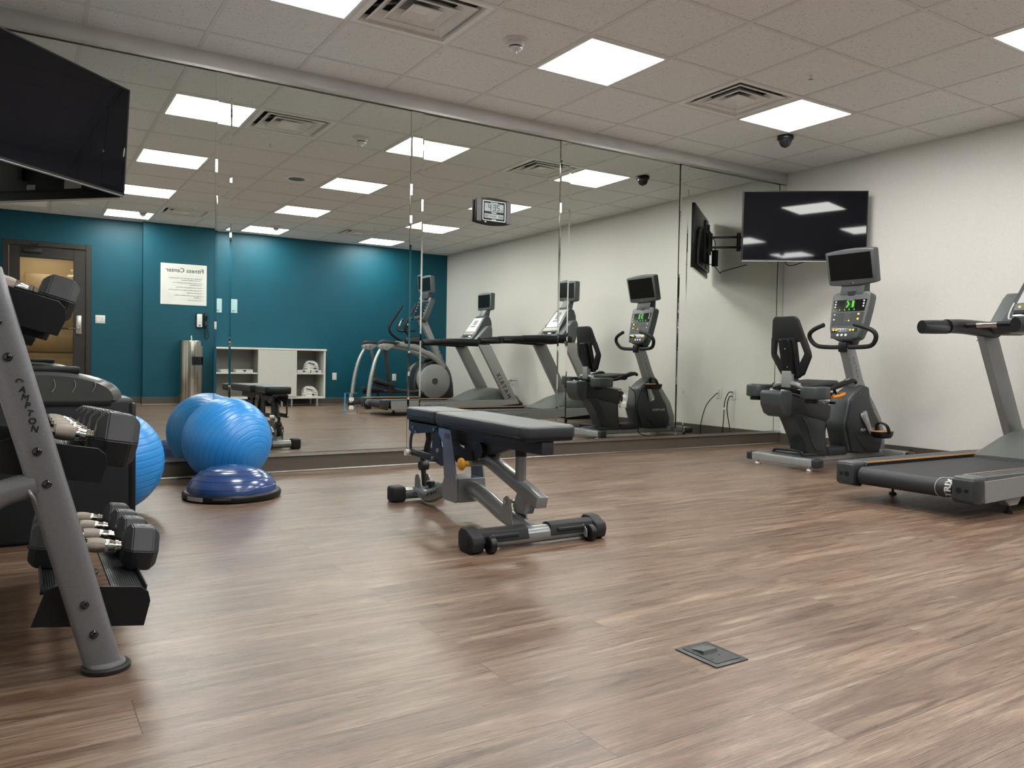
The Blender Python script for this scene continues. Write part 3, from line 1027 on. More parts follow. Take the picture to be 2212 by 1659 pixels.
f.bb(cx - .077, cx - .068, -.0372, -.0362, cz + .036, cz + .038)
f.build('digits', M['lcdink'], d)
d = MB().bb(cx - .082, cx + .082, -.0365, -.033, cz - .056, cz - .022).build('date_display', M['lcd'], t)
f = MB()
for i, ch in enumerate('821'):
    digit(f, ch, cx - .074 + i * .014, cz - .048, .010, .018, .0022)
for i, ch in enumerate('505'):
    digit(f, ch, cx + .040 + i * .013, cz - .048, .009, .016, .002)
f.text('MON', .020, (cx - .030, -.0368, cz - .047), (1, 0, 0), (0, 0, 1), ext=.0003)
f.build('digits', M['lcdink'], d)
f = MB()
for x0, x1, z0, z1 in ((-.03, .03, .058, .062), (-.022, .022, -.016, -.011), (-.018, .018, -.066, -.062), (-.08, -.066, -.088, -.082)):
    f.bb(cx + x0, cx + x1, -.037, -.033, cz + z0, cz + z1)
f.build('small_marking', M['white'], t)

# ================================================================ floor box
t = thing('floor_socket', 'dark metal power socket plate set in the plank floor', 'floor socket', (-4.80 + .024, -3.717 + .008, 0))
FX = Matrix.Translation((.024, .008, 0))
MB(FX).bb(-4.858, -4.742, -3.790, -3.643, 0, .0035, .0015, 2).build('cover_plate', M['slate2'], t)
MB(FX).prism([(-3.775, .0032), (-3.655, .0032), (-3.655, .0050), (-3.775, .0050)], 'x', -4.842, -4.758).build('hinged_lid', M['slate2'], t)
MB(FX).prism([(-3.715, .005), (-3.665, .005), (-3.712, .0125)], 'x', -4.825, -4.775).build('lid_tab', M['grey'], t)
f = MB(FX)
for yy in (-3.755, -3.69):
    f.bb(-4.836, -4.834, yy, yy + .012, .0048, .0054).bb(-4.830, -4.828, yy, yy + .012, .0048, .0054)
    f.lathe([(.003, .0048), (.003, .0056)], (-4.79, yy + .02, 0), 10)
f.build('slots', M['blk'], t)

# ================================================================ balls
def ball(c, r, axis, label):
    t = thing('exercise_ball', label, 'exercise ball', (c[0], c[1], 0), 0, 'blue exercise balls')
    q = V(axis).normalized().to_track_quat('Z', 'Y').to_matrix().to_4x4()
    X = Matrix.Translation(c) @ q
    prof = []
    N = 240
    gl = [R(a) for a in (14, 22, 30, 38, 46, 54, 62, 70, 78, 86, 94, 102, 110, 118, 126, 134, 142, 150, 158, 166)]
    for i in range(N + 1):
        a = math.pi * i / N
        d_ = min(abs(a - g) for g in gl)
        rr = r - .0016 * math.exp(-(d_ / .011) ** 2)
        prof.append((max(1e-4, rr * math.sin(a)), -rr * math.cos(a)))
    MB(X).lathe(prof, n=96).build('ball_shell', M['ball'], t, ang=60)
    f = MB(X)
    for g in gl:
        rr = r - .00115
        ring = [(rr * math.sin(g - .0045), -rr * math.cos(g - .0045)), ((rr + .0002) * math.sin(g), -(rr + .0002) * math.cos(g)), (rr * math.sin(g + .0045), -rr * math.cos(g + .0045))]
        f.lathe(ring, n=96, cap=False)
    f.build('groove', M['ballgroove'], t, ang=60)
    MB(X).lathe([(.008, -r + .001), (.008, -r - .001), (.001, -r - .0015)], n=16).build('valve_plug', M['white'], t)
ball((-5.257, -.290, .2535), .2535, (.457, -.816, -.36), 'blue ridged exercise ball in front of the mirror, behind the dome trainer')
ball((-5.95, -.985, .245), .245, (.10, .05, -1), 'blue ridged exercise ball half hidden behind the dumbbell rack')

bx, by = -5.335, -.775
t = thing('balance_trainer', 'dark blue half dome balance trainer on black base', 'balance trainer', (bx, by, 0))
MB().lathe([(.236, 0), (.246, .004), (.252, .012), (.252, .030), (.247, .038), (.240, .041), (.226, .041), (.222, .036)], (bx, by, 0), 72).build('base', M['blk'], t, ang=40)
prof = [(.231, .036)]
for i in range(0, 41):
    a = i / 40
    r_ = .229 * math.cos(a * math.pi / 2) ** .92
    z_ = .040 + .128 * math.sin(a * math.pi / 2) ** 1.0
    prof.append((max(r_, .0005), z_))
MB().lathe(prof, (bx, by, 0), 72).build('dome', M['bosu'], t, ang=60)
f = MB()
for a in (.14, .34, .50, .64):
    r_ = .229 * math.cos(a * math.pi / 2) ** .92
    z_ = .040 + .128 * math.sin(a * math.pi / 2)
    pts = [(bx + (r_ + .0006) * math.cos(k * math.pi / 36), by + (r_ + .0006) * math.sin(k * math.pi / 36), z_ + .0008) for k in range(73)]
    f.tube(pts, .0016, n=6, cap=False)
f.build('ridge', M['bosul'], t)
MB().lathe([(.026, .166), (.024, .1705), (.014, .172), (.001, .172)], (bx, by, 0), 28).build('valve_cap', M['bosul'], t)
f = MB()
vs = []
n = 8
for i in range(n + 1):
    a = R(198 + i * 3.2)
    for z_ in (.010, .032):
        vs.append((bx + .2530 * math.cos(a), by + .2530 * math.sin(a), z_))
f.raw(vs, [(2 * i, 2 * i + 2, 2 * i + 3, 2 * i + 1) for i in range(n)])
f.build('label_strip', M['label'], t)
f = MB().tube([(bx + .253 * math.cos(R(a)), by + .253 * math.sin(R(a)), .022) for a in (236, 240, 246, 252, 256)], .008, n=8)
f.build('carry_handle', M['blkrub'], t)

# ================================================================ adjustable bench
X0, X1 = -4.63, -4.36
XC = (X0 + X1) / 2
t = thing('weight_bench', 'adjustable flat weight bench, dark pads on silver frame', 'weight bench', (XC, -1.9, 0))
def pad(y0, y1, name, z0, z1, th=.062):
    """pad from y0 (near) to y1, top height z0 at y0 and z1 at y1"""
    c = .022
    o = [(X0 + c, y0), (X1 - c, y0), (X1, y0 + c), (X1, y1 - c), (X1 - c, y1), (X0 + c, y1), (X0, y1 - c), (X0, y0 + c)]
    def shear(mb):
        for v in mb.bm.verts:
            v.co.z += z0 + (z1 - z0) * (v.co.y - y0) / (y1 - y0)
        return mb
    p = shear(MB().prism(o, 'z', -th + .014, 0, .010, 3)).build(name, [M['vinylside']], t)
    cxm, cym = XC, (y0 + y1) / 2
    q = [(cxm + (a - cxm) * .93, cym + (b - cym) * .975) for a, b in o]
    shear(MB().prism(q, 'z', -.004, .0012, .001, 1)).build('top_panel', M['vinyl'], p)
    q = [(cxm + (a - cxm) * .975, cym + (b - cym) * .985) for a, b in o]
    shear(MB().prism(q, 'z', -th, -th + .020, .006, 2)).build('under_tray', M['blk'], p)
    f = MB()
    f.tube([(a, b, -th + .017) for a, b in o + [o[0]]], .0014, n=6)
    shear(f).build('seam_piping', M['blk'], p)
    f = MB().tube([(X0 + .004, y0 + .062, -th + .02), (X0 - .0004, y0 + .055, -.012), (X0 + .012, y0 + .03, .0)], .0012, n=6)
    shear(f).build('corner_seam', M['blk'], p)
    return p
pad(-2.555, -1.765, 'back_pad', .4965, .5065)
X0, X1 = -4.605, -4.385
pad(-1.742, -1.375, 'seat_pad', .5055, .5065)
X0, X1 = -4.63, -4.36
# rails under the pads
bd = M['benchdark']
DY = -.075
f = MB().bb(XC - .03, XC + .03, -2.535, -1.65, .378, .434, .004)
f.prism([(-2.28, .378), (-2.22, .392), (-1.66, .392), (-1.70, .33), (-1.80, .36), (-2.0, .33), (-2.06, .31), (-2.1, .33)], 'x', XC - .026, XC + .026, .003)
f.build('back_beam', bd, t)
f = MB()
for sx in (-1, 1):
    x = XC + sx * .060
    f.prism([(-1.62, .444), (-1.255, .444), (-1.255, .385), (-1.30, .365), (-1.55, .395)], 'x', x - .004, x + .004, .001, 1)
f.bb(XC - .064, XC + .064, -1.60, -1.27, .428, .444)
f.X = Matrix.Identity(4)
for v in f.bm.verts:
    v.co.y += DY
f.build('seat_frame', bd, t)
f = MB()
for sx in (-1, 1):
    x = XC + sx * .055
    # curved link and lower link
    f.tube([(x, -1.33, .40), (x, -1.275, .36), (x, -1.262, .30), (x, -1.275, .262)], .014, n=8, sub=4, flat=.4)
    f.beam((x, -1.262, .268), (x, -1.60, .262), .008, .034, .002)
    f.prism([(-1.52, .395), (-1.60, .40), (-1.62, .33), (-1.66, .32), (-1.68, .40), (-1.73, .40), (-1.74, .25), (-1.62, .235), (-1.53, .255)], 'x', x - .004, x + .004, .001, 1)
f.tube([(XC, -1.36, .38), (XC, -1.37, .34), (XC, -1.33, .25)], .016, n=12)
for v in f.bm.verts:
    v.co.y += DY
f.build('lifting_linkage', bd, t)
f = MB()
for sx in (-1, 1):
    for yy, zz in ((-1.39, .400), (-1.425, .380), (-1.635, .410), (-1.62, .265), (-1.345, .262)):
        f.cyl((XC + sx * .059, yy, zz), (XC + sx * .070, yy, zz), .009, 12)
f.cyl((XC - .07, -1.735, .412), (XC - .062, -1.735, .412), .013, 12).cyl((XC + .09, -1.745, .318), (XC + .1, -1.745, .318), .013, 12)
f.cyl((XC - .105, -1.745, .318), (XC - .098, -1.745, .318), .010, 12)
f.build('bolts', M['silver'], t)
f = MB().beam((XC, -1.365, .262), (XC, -1.40, .085), .020, .026)
f.cyl((XC - .022, -1.385, .195), (XC + .022, -1.385, .195), .024, 24)
f.build('ladder_strut', bd, t)
f = MB().cyl((XC - .085, -1.335, .262), (XC - .05, -1.335, .262), .016, 14)
f.build('pull_pin', M['white'], t)
# towers
for sx, nm in ((-1, 'near'), (1, 'far')):
    x = XC + sx * .075
    f = MB().prism([(-1.71, .425), (-1.83, .425), (-1.845, .38), (-1.90, .19), (-1.915, .10), (-1.90, .085), (-1.765, .085), (-1.755, .15), (-1.775, .19), (-1.755, .35), (-1.71, .395)], 'x', x - .004, x + .004, .0015, 1)
    f.build('tower_plate', M['bench'] if sx < 0 else M['bench'], t)
MB().bb(XC - .070, XC + .070, -1.915, -1.76, .088, .20, .003, 1).build('tower_base', M['bench'], t)
f = MB().bb(XC - .0805, XC - .0795, -1.825, -1.775, .385, .405).bb(XC - .0805, XC - .0795, -1.825, -1.775, .378, .382)
f.build('warning_label', M['redlab'], t)
# curved main tube
f = MB().tube([(XC, -1.36, .062), (XC, -1.46, .050), (XC, -1.56, .075), (XC, -1.70, .128), (XC, -1.84, .150), (XC, -1.95, .148), (XC, -2.06, .125), (XC, -2.20, .085), (XC, -2.36, .052), (XC, -2.43, .045)],
              [.036, .038, .038, .038, .038, .038, .038, .037, .036, .035], n=24, sub=6, flat=1.0)
f.build('main_tube', M['bench'], t)
fn = lambda a, b, c: V((XC - .0400 - c * .3, -1.50 - a, .052 + b + .32 * a))
MB().text('MATRIX', .026, None, (1, 0, 0), (0, 0, 1), fn=fn, ext=.006, wscale=1.25, bold=.0003).build('lettering', M['letg'], t)
# rear foot
f = MB().cyl((-4.60, -1.30, .040), (-4.38, -1.30, .040), .031, 20).bb(XC - .03, XC + .03, -1.40, -1.30, .03, .075, .008)
f.build('rear_crossbar', M['bench'], t)
for sx in (-1, 1):
    x0_ = XC + sx * .115
    MB().box((x0_, -1.30, .042), (.078, .090, .084), .016, 3).bb(x0_ + sx * .036, x0_ + sx * .0405, -1.325, -1.275, .018, .062).build('rear_foot_cap', M['blkrub'], t)
f = MB()
for sx in (-1, 1):
    x = XC + sx * .028
    f.prism([(-1.345, .06), (-1.405, .06), (-1.405, .125), (-1.395, .145), (-1.375, .152), (-1.355, .145), (-1.345, .125)], 'x', x - .003, x + .003, .001, 1)
f.build('ladder_bracket', M['bench'], t)
f = MB().cyl((XC + .0, -1.47, .075), (XC + .0, -1.47, .105), .012, 16).lathe([(.020, .104), (.024, .108), (.024, .122), (.02, .126)], (XC, -1.47, 0), 10)
f.build('clamp_knob', M['blk'], t)
# front strut assembly
f = MB().beam((XC, -2.02, .325), (XC, -2.50, .178), .056, .050, .004, upv=(0, 0, 1))
f.build('support_strut', M['bench'], t)
MB().cyl((XC, -2.335, .24), (XC, -2.335, .385), .0235, 24).build('support_post', M['bench'], t)
MB().cyl((XC, -2.335, .352), (XC, -2.335, .380), .0245, 24).build('post_collar', M['blk'], t)
MB().cyl((XC - .05, -2.055, .350), (XC + .05, -2.055, .350), .036, 24).build('pivot_drum', M['blk'], t)
f = MB()
for sx in (-1, 1):
    x = XC + sx * .036
    f.prism([(-2.255, .120), (-2.262, .165), (-2.285, .178), (-2.31, .165), (-2.325, .12), (-2.345, .05), (-2.33, .048), (-2.28, .06), (-2.22, .08)], 'x', x - .004, x + .004, .0015, 1)
f.build('pivot_bracket', M['bench'], t)
MB().prism([(-2.35, .205), (-2.43, .185), (-2.40, .115), (-2.33, .115), (-2.315, .14)], 'x', XC - .026, XC + .026, .003).build('strut_clevis', M['bench'], t)
MB().cyl((XC - .046, -2.285, .152), (XC + .046, -2.285, .152), .009, 12).build('pivot_bolt', M['chrome'], t)
MB().cyl((XC - .105, -2.06, .292), (XC - .02, -2.06, .292), .0135, 18).build('pin_sleeve', M['bench'], t)
k = MB(Matrix.Translation((XC - .105, -2.06, .292)) @ Matrix.Rotation(math.pi / 2, 4, 'Z') @ Matrix.Rotation(math.pi / 2, 4, 'X'))
k = MB(Matrix.Translation((XC - .105, -2.06, .292)) @ Matrix.Rotation(-math.pi / 2, 4, 'Y'))
k.lathe([(.013, -.004), (.013, .022), (.024, .025), (.0285, .031), (.027, .040), (.015, .044), (.001, .044)], n=24)
k.build('pull_knob', M['yellow'], t)
# front foot
yb = -2.455
f = MB().cyl((-4.74, yb, .044), (-4.24, yb, .044), .036, 28)
f.build('front_crossbar', M['bench'], t)
for sx in (-1, 1):
    f = MB()
    a0, a1 = XC + sx * .055, XC + sx * .275
    pr_ = [(yb - .043, .040), (yb - .030, .080), (yb - .012, .088), (yb + .012, .088), (yb + .030, .080), (yb + .043, .040), (yb + .036, .036), (yb - .036, .036)]
    f.prism(pr_, 'x', min(a0, a1), max(a0, a1), .003, 2)
    f.bb(min(a0, a1) + .03, max(a0, a1) - .05, yb - .046, yb - .034, .052, .068, .004, 1)
    p_ = f.build('rubber_guard', M['blkrub'], t)
    x_ = XC + sx * .302
    f = MB().prism([(yb - .03, .0), (yb + .045, .0), (yb + .062, .02), (yb + .062, .075), (yb + .04, .096), (yb - .0, .096), (yb - .055, .07), (yb - .062, .045), (yb - .055, .012)], 'x', x_ - .028, x_ + .028, .007, 3)
    f.bb(x_ + sx * .026, x_ + sx * .030, yb - .022, yb + .020, .028, .064)
    p_ = f.build('front_foot_cap', M['blkrub'], t)
    xw = XC + sx * .245
    f = MB()
    f.X = Matrix.Translation((xw, yb - .054, .0345)) @ Matrix.Rotation(math.pi / 2, 4, 'Y')
    f.lathe([(.001, -.015), (.028, -.015), (.034, -.011), (.034, .011), (.028, .015), (.001, .015)], n=28)
    f.build('wheel', M['blk'], t)
    f = MB().prism([(yb - .062, .018), (yb - .045, .018), (yb - .02, .05), (yb - .03, .072), (yb - .06, .05)], 'x', xw - sx * .022 - .002, xw - sx * .022 + .002, .001, 1)
    f.build('wheel_bracket', M['alubar'], t)

# ================================================================ dumbbell rack
t = thing('dumbbell_rack', 'silver three tier dumbbell rack with black shelves', 'dumbbell rack', (-6.3, -2.6, 0))
def upc(z):                       # upright centreline x
    return -6.135 - .262 * z
letters = None
for yc, tagl in ((-3.055, 'near'), (-2.12, 'far')):
    f = MB()
    rings = []
    for z in (.016, .25, .5, .75, .944):
        ring = []
        for j in range(28):
            a = 2 * math.pi * j / 28
            ca, sa = math.cos(a), math.sin(a)
            # flattened oval section with flat faces
            xx = .041 * (abs(ca) ** .75) * (1 if ca > 0 else -1)
            yy = .026 * (abs(sa) ** .55) * (1 if sa > 0 else -1)
            ring.append(V((upc(z) + xx, yc + yy, z)))
        rings.append(ring)
    f.loft(rings)
    u_ = f.build('upright', M['rack'], t)
    f = MB().tube([(upc(.46) - .02, yc, .455), (upc(.46) - .10, yc, .43), (upc(.46) - .17, yc, .36), (upc(.46) - .21, yc, .25), (upc(.46) - .25, yc, .1), (upc(.46) - .27, yc, .02)], .030, n=20, sub=6)
    f.build('rear_leg', M['rack'], t)
    f = MB().tube([(upc(.44) - .035, yc, .462), (upc(.44) - .040, yc - .026, .445), (upc(.44) - .030, yc - .028, .425), (upc(.44) - .026, yc - .015, .405)], .0045, n=8, sub=4)
    f.build('weld_bead', M['rack'], u_)
    for xf in (-6.135, -6.555 + .0):
        pass
    f = MB().lathe([(.048, 0), (.0535, .002), (.0545, .010), (.050, .014), (.040, .015)], (-6.131, yc, 0), 32)
    f.build('foot_pad', M['blkrub'], t)
    MB().lathe([(.045, .013), (.043, .019), (.036, .021)], (-6.133, yc, 0), 28).build('foot_plate', M['rack'], t)
    MB().lathe([(.045, 0), (.05, .002), (.05, .010), (.04, .014)], (upc(.46) - .27, yc, 0), 28).build('foot_pad', M['blkrub'], t)
    for z in (.822, .745, .532, .457, .168, .095):
        f = MB()
        f.X = Matrix.Translation((upc(z), yc - .026, z)) @ Matrix.Rotation(math.pi / 2, 4, 'X')
        f.lathe([(.0098, -.001), (.0098, .0025), (.0075, .006), (.004, .0075), (.001, .0075)], n=20)
        f.build('bolt', M['dome'], t)
# letters down the near upright
f = MB()
for i, ch in enumerate('HAMPTON'):
    z = .684 - i * .0178
    xx = upc(z) + .006
    ld, lu = V((1, 0, -.24)).normalized(), V((.24, 0, 1)).normalized()
    if ch == 'H':                 # worn first letter, only its upper part is left
        f.tube([(xx - .006, -3.0822, z + .004), (xx - .005, -3.0822, z + .0105), (xx + .001, -3.0822, z + .012), (xx + .006, -3.0822, z + .0095), (xx + .0065, -3.0822, z + .005)], .0016, n=6, sub=3)
    else:
        f.text(ch, .0195, (xx, -3.0815, z), ld, lu, 'CENTER', ext=.0006, bold=.00055)
f.build('lettering', M['letb'], bpy.data.objects['upright'])
# shelves
TIERS = [(-6.150, .182, R(8)), (-6.252, .494, R(10)), (-6.342, .842, R(16))]   # centre x, height, tilt
def tier_X(k):
    x, z, a = TIERS[k]
    return Matrix.Translation((x, 0, z)) @ Matrix.Rotation(a, 4, 'Y')
YN, YF = -3.022, -2.15
for k in range(3):
    X = tier_X(k)
    if k == 2:
        X = X @ Matrix.Translation((0, 0, .0145))
    sh = MB(X).bb(-.118, .118, YN + .001, YN + .006, -.010, -.004).bb(-.118, .118, YF, YF + .006, -.010, -.004).bb(-.02, .02, YN, YF, -.03, -.024, 0)
    s_ = sh.build('shelf', M['blk'], t)
    for x0_, x1_ in ((-.118, -.040), (.035, .112)):
        f = MB(X).bb(x0_, x1_, YN, YF, -.004, .002, .001, 1)
        n_ = 13
        for j in range(n_):
            xx = x0_ + .006 + (x1_ - x0_ - .012) * j / (n_ - 1)
            f.bb(xx - .0015, xx + .0015, YN, YF, .0015, .0035)
        f.bb(x0_ if x0_ < 0 else x1_ - .003, x0_ + .003 if x0_ < 0 else x1_, YN, YF, -.004, .016)
        f.build('ribbed_rail', M['slate2'], s_)
    for yy in (YN, YF):
        c = .03
        hb, ht = ((-.085, .012), (-.030, .052), (-.030, .050))[k]
        pts = [(-.126, hb), (.118, hb), (.124, ht - .035), (.116, ht - .012), (.098, ht), (-.085, ht), (-.108, ht - .012)]
        MB(X).prism(pts, 'y', yy - .004, yy, .001, 1).build('end_plate', M['blk'], s_)

def dumbbell_proto(hex_r, head_l, hand_l, label, group):
    """axis along local x, centre at origin"""
    t_ = thing('dumbbell', label, 'dumbbell', (0, 0, 0), 0, group)
    for sx in (-1, 1):
        x0_ = sx * hand_l / 2
        x1_ = sx * (hand_l / 2 + head_l)
        rings = []
        for xx, rr in ((x0_, hex_r * .62), (x0_ + sx * .004, hex_r * .74), (x0_ + sx * head_l * .22, hex_r), (x0_ + sx * head_l * .80, hex_r), (x1_ - sx * .003, hex_r * .78), (x1_, hex_r * .70)):
            rings.append([V((xx, rr * math.sin(R(60 * j)) , rr * math.cos(R(60 * j)))) for j in range(6)])
        f = MB()
        for rg in rings:
            for i_, v in enumerate(rg):
                pass
        q = MB()
        # flat on the bottom: turn the hexagon so that a face lies down
        for rg in rings:
            for i_ in range(6):
                v = rg[i_]
                rg[i_] = V((v.x, v.y * math.cos(R(30)) - v.z * math.sin(R(30)), v.y * math.sin(R(30)) + v.z * math.cos(R(30))))
        q.loft(rings)
        bmesh.ops.recalc_face_normals(q.bm, faces=q.bm.faces[:])
        bmesh.ops.bevel(q.bm, geom=q.bm.edges[:], offset=.0035, segments=2, affect='EDGES', clamp_overlap=True)
        hd = q.build('head', M['hexrub'], t_, ang=25)
        xm = x0_ + sx * head_l * .5
        zt = hex_r * math.cos(R(30))
        f = MB().bb(xm - .016, xm + .016, -.020, .020, zt - .001, zt + .0012, .0008, 1)
        f.bb(xm - .006, xm + .006, -.010, .010, zt + .001, zt + .0022)
        f.build('weight_mark', M['slate2'], hd)
    hl = hand_l / 2
    prof = [(.0125, -hl), (.0125, -hl * .86), (.0155, -hl * .84), (.0155, -hl * .72), (.0135, -hl * .70), (.0165, -hl * .50), (.0172, -hl * .46), (.0172, -hl * .34)]
    f = MB().lathe(prof + [(r_, -h) for r_, h in prof[::-1]], n=24, ax='x')
    h_ = f.build('handle', M['chrome'], t_)
    MB().lathe([(.0172, -hl * .34), (.0192, -hl * .22), (.0200, 0), (.0192, hl * .22), (.0172, hl * .34)], n=24, ax='x').build('knurled_grip', M['knurl'], h_)
    return t_
SP = [('lower', .066, .088, .128, 0, [-2.79, -2.635, -2.485, -2.33]), ('middle', .076, .098, .128, 1, [-2.92, -2.755, -2.60, -2.45, -2.305]), ('top', .062, .082, .150, 2, [-2.93, -2.79, -2.65, -2.51, -2.37])]
ordn = ['nearest the camera', 'second from the camera', 'third from the camera', 'fourth from the camera', 'fifth from the camera']
for tn, hr, hdl, hnl, k, yl in SP:
    proto = None
    for i, y in enumerate(yl):
        s = 1 - .045 * i if tn != 'top' else 1 - .02 * i
        lab = 'black hex dumbbell on the %s rack tier, %s' % (tn, ordn[i])
        if proto is None:
            d = proto = dumbbell_proto(hr, hdl, hnl, lab, 'hex dumbbells on the %s rack tier' % tn)
        else:
            d = dup(proto, label=lab)
        X = tier_X(k)
        c = X @ V(((.006, .028, -.022)[k], y, (.0055, .0055, .020)[k] + hr * math.cos(R(30)) * s))
        d.location = c
        d.rotation_euler = (0, TIERS[k][2], R((-1, 2, 0, -2, 1)[i]))
        d.scale = (s, s, s)

# the low machine between rack and mirror
t = thing('exercise_machine', 'low dark exercise machine with rounded silver cover behind the dumbbell rack', 'exercise machine', (-6.3, -1.45, 0))
MB().bb(-6.62, -5.905, -1.56, -1.30, .0, .575, .02, 3).build('body', M['darkslate'], t)
MB().bb(-5.925, -5.897, -1.565, -1.29, .02, .555, .01, 2).build('side_trim', M['blk'], t)
f = MB()
rings = []
for yy, s in ((-1.57, .86), (-1.545, .97), (-1.45, 1), (-1.34, .97), (-1.30, .86)):
    ring = []
    for i in range(25):
        a = math.pi * i / 24
        ring.append(V((-6.24 + .30 * s * math.cos(a), yy, .565 + .118 * s * math.sin(a) ** .8)))
    rings.append(ring)
f.loft(rings)
f.build('rounded_cover', M['coverg'], t)
for xx in (-6.20, -6.13, -6.06):
    MB().tube([(xx, -1.573, .60), (xx + .012, -1.573, .625), (xx + .006, -1.573, .65)], .0015, n=6, sub=4).build('cover_rib', M['alubar'], t)
MB().bb(-6.62, -6.10, -1.53, -1.36, .672, .70, .006).build('top_tray', M['blk'], t)
MB().bb(-6.66, -5.99, -1.57, -1.30, .545, .57, .004).build('dark_band', M['blk'], t)

# ================================================================ treadmills
def display_head(X, t, w_, h_, d_, neck=None):
    """X: origin at screen centre, x right, y up, z toward the viewer"""
    f = MB(X)
    hw, hh = w_ / 2, h_ / 2
    n = 10
    pts = []
    for i in range(n + 1):
        u = -1 + 2 * i / n
        pts.append((u * hw, hh + .014 * (1 - u * u)))
    for i in range(n + 1):
        u = 1 - 2 * i / n
        pts.append((u * hw * .97, -hh - .014 * (1 - u * u)))
    f.prism(pts, 'z', -d_, 0, .014, 3)
    h = f.build('screen_housing', M['grey'], t)
    MB(X).bb(-hw * .86, hw * .86, -hh * .72, hh * .84, -.002, .0018, .0008, 1).build('screen', M['consscreen'], h)
    f = MB(X).bb(-.014, .004, -hh * .93, -hh * .90, 0, .0022)
    f.build('button_slot', M['blk'], h)
    MB(X).bb(.010, .0135, -hh * .935, -hh * .90, 0, .003).build('power_light', M['red'], h)
    return h

def treadmill(yc, label):
    t = thing('treadmill', label, 'treadmill', (-1.2, yc, 0), 0, 'treadmills facing the white wall')
    Y = lambda a: yc + a
    # frame rails
    f = MB()
    f.prism([(-2.20, .085), (-.9, .115), (-.28, .165), (-.28, .232), (-2.215, .198)], 'y', Y(.355), Y(.378), .003, 1)
    f.build('side_rail', M['silver'], t)
    f = MB().prism([(-2.20, .085), (-.9, .115), (-.28, .165), (-.28, .232), (-2.215, .198)], 'y', Y(-.378), Y(-.355), .003, 1)
    f.build('side_rail', M['silver'], t)
    for sy in (-1, 1):
        f = MB().bb(-2.22, -.42, Y(sy * .272), Y(sy * .376), .196, .222, .004, 1)
        for j in range(5):
            yy = sy * (.292 + j * .018)
            f.bb(-2.20, -.95, Y(yy - .0035), Y(yy + .0035), .221, .2245)
        r_ = f.build('foot_rail', M['ribbed'], t)
        MB().bb(-2.215, -.80, Y(sy * .2685), Y(sy * .2715), .214, .2215).build('orange_stripe', M['copper'], r_)
        MB().bb(-2.21, -.85, Y(sy * .27), Y(sy * .276), .135, .212).build('inner_panel', M['blk'], r_)
        f = MB().prism([(-2.335, .105), (-2.315, .090), (-2.245, .080), (-2.225, .212), (-2.335, .212)], 'y', Y(sy * .276), Y(sy * .384), .010, 3)
        c_ = f.build('end_cap', M['slate2'], t)
        f = MB().bb(-2.33, -2.215, Y(sy * .280), Y(sy * .382), .196, .224, .011, 3)
        f.build('cap_top', M['grey'], c_)
        for yy, rr in ((.314, .0135), (.352, .0095)):
            MB().cyl((-2.3375, Y(sy * yy), .155), (-2.333, Y(sy * yy), .155), rr, 18).build('screw_hole', M['blk'], c_)
    MB().bb(-2.20, -.3, Y(-.35), Y(.35), .115, .15).build('deck_frame', M['blk'], t)
    # belt wrapped round the rear roller
    zc_, rr = .147, .050
    pts = [(-.80, zc_ + rr)]
    for i in range(13):
        a = math.pi / 2 + math.pi * i / 12
        pts.append((-2.262 + rr * math.cos(a), zc_ + rr * math.sin(a)))
    pts.append((-.80, zc_ - rr + .02))
    b_ = MB().prism(pts, 'y', Y(-.262), Y(.262)).build('running_belt', M['belt'], t)
    def wrap(s, off):              # s metres forward from the top of the roller
        if s >= 0:
            return V((-2.262 + s, 0, zc_ + rr + off))
        a = math.pi / 2 - s / rr
        return V((-2.262 + (rr + off) * math.cos(a), 0, zc_ + (rr + off) * math.sin(a)))
    def fn(a, b, c):
        p = wrap(-.195 + a, .0006 + abs(c) * .2)
        return V((p.x, Y(-.260) + b, p.z))
    MB().text('MATRIX', .046, None, (1, 0, 0), (0, 1, 0), fn=fn, wscale=1.1, bold=.0016, ext=.0006).build('lettering', M['letw'], b_)
    f = MB()
    arc = []
    for i in range(25):
        a = math.pi * (i / 24)
        p = wrap(-.075 + .10 * math.cos(a), .0012)
        arc.append(V((p.x, Y(-.235) + .055 * math.sin(a), p.z)))
    f.tube(arc, .0015, n=6)
    f.build('logo_arc', M['letw'], b_)
    # uprights
    for sy in (-1, 1):
        f = MB().prism([(-.44, .165), (-.25, .165), (-.735, .995), (-.925, .995)], 'y', Y(sy * .322), Y(sy * .374), .008, 2)
        u_ = f.build('upright', M['silver'], t)
        for k in range(3):
            MB().cyl((-.895 + k * .055, Y(sy * .3735), .955), (-.895 + k * .055, Y(sy * .378), .955), .007, 12).build('bolt', M['chrome'], u_)
        d_ = V((-.485, 0, .83)).normalized()
        if sy > 0:
            o = V((-.395, Y(.3745), .245))
            MB().text('MATRIX', .088, o + V((-.045, 0, -.01)) + d_ * .0, d_, V((.83, 0, .485)), ext=.0008, bold=.0012, space=1.55, wscale=.92).build('lettering', M['letb'], u_)
        else:
            o = V((-.395, Y(-.3745), .245)) + d_ * .60
            MB().text('MATRIX', .088, o + V((-.0, 0, .03)), -d_, V((.83, 0, .485)), ext=.0008, bold=.0012, space=1.55, wscale=.92).build('lettering', M['letb'], u_)
    # rail writing on the mirror side
    f = MB().text('DECK', .034, (-1.645, Y(.3785), .150), (-1, 0, -.05), (0, 0, 1), ext=.0005, bold=.0008, wscale=1.15)
    f.build('lettering', M['letg'], t)
    f = MB().text('ULTIMATE', .034, (-1.435, Y(.3785), .158), (-1, 0, -.05), (0, 0, 1), ext=.0005, wscale=1.1)
    f.build('lettering', M['ribbed'], t)
    # motor hood
    rings = []
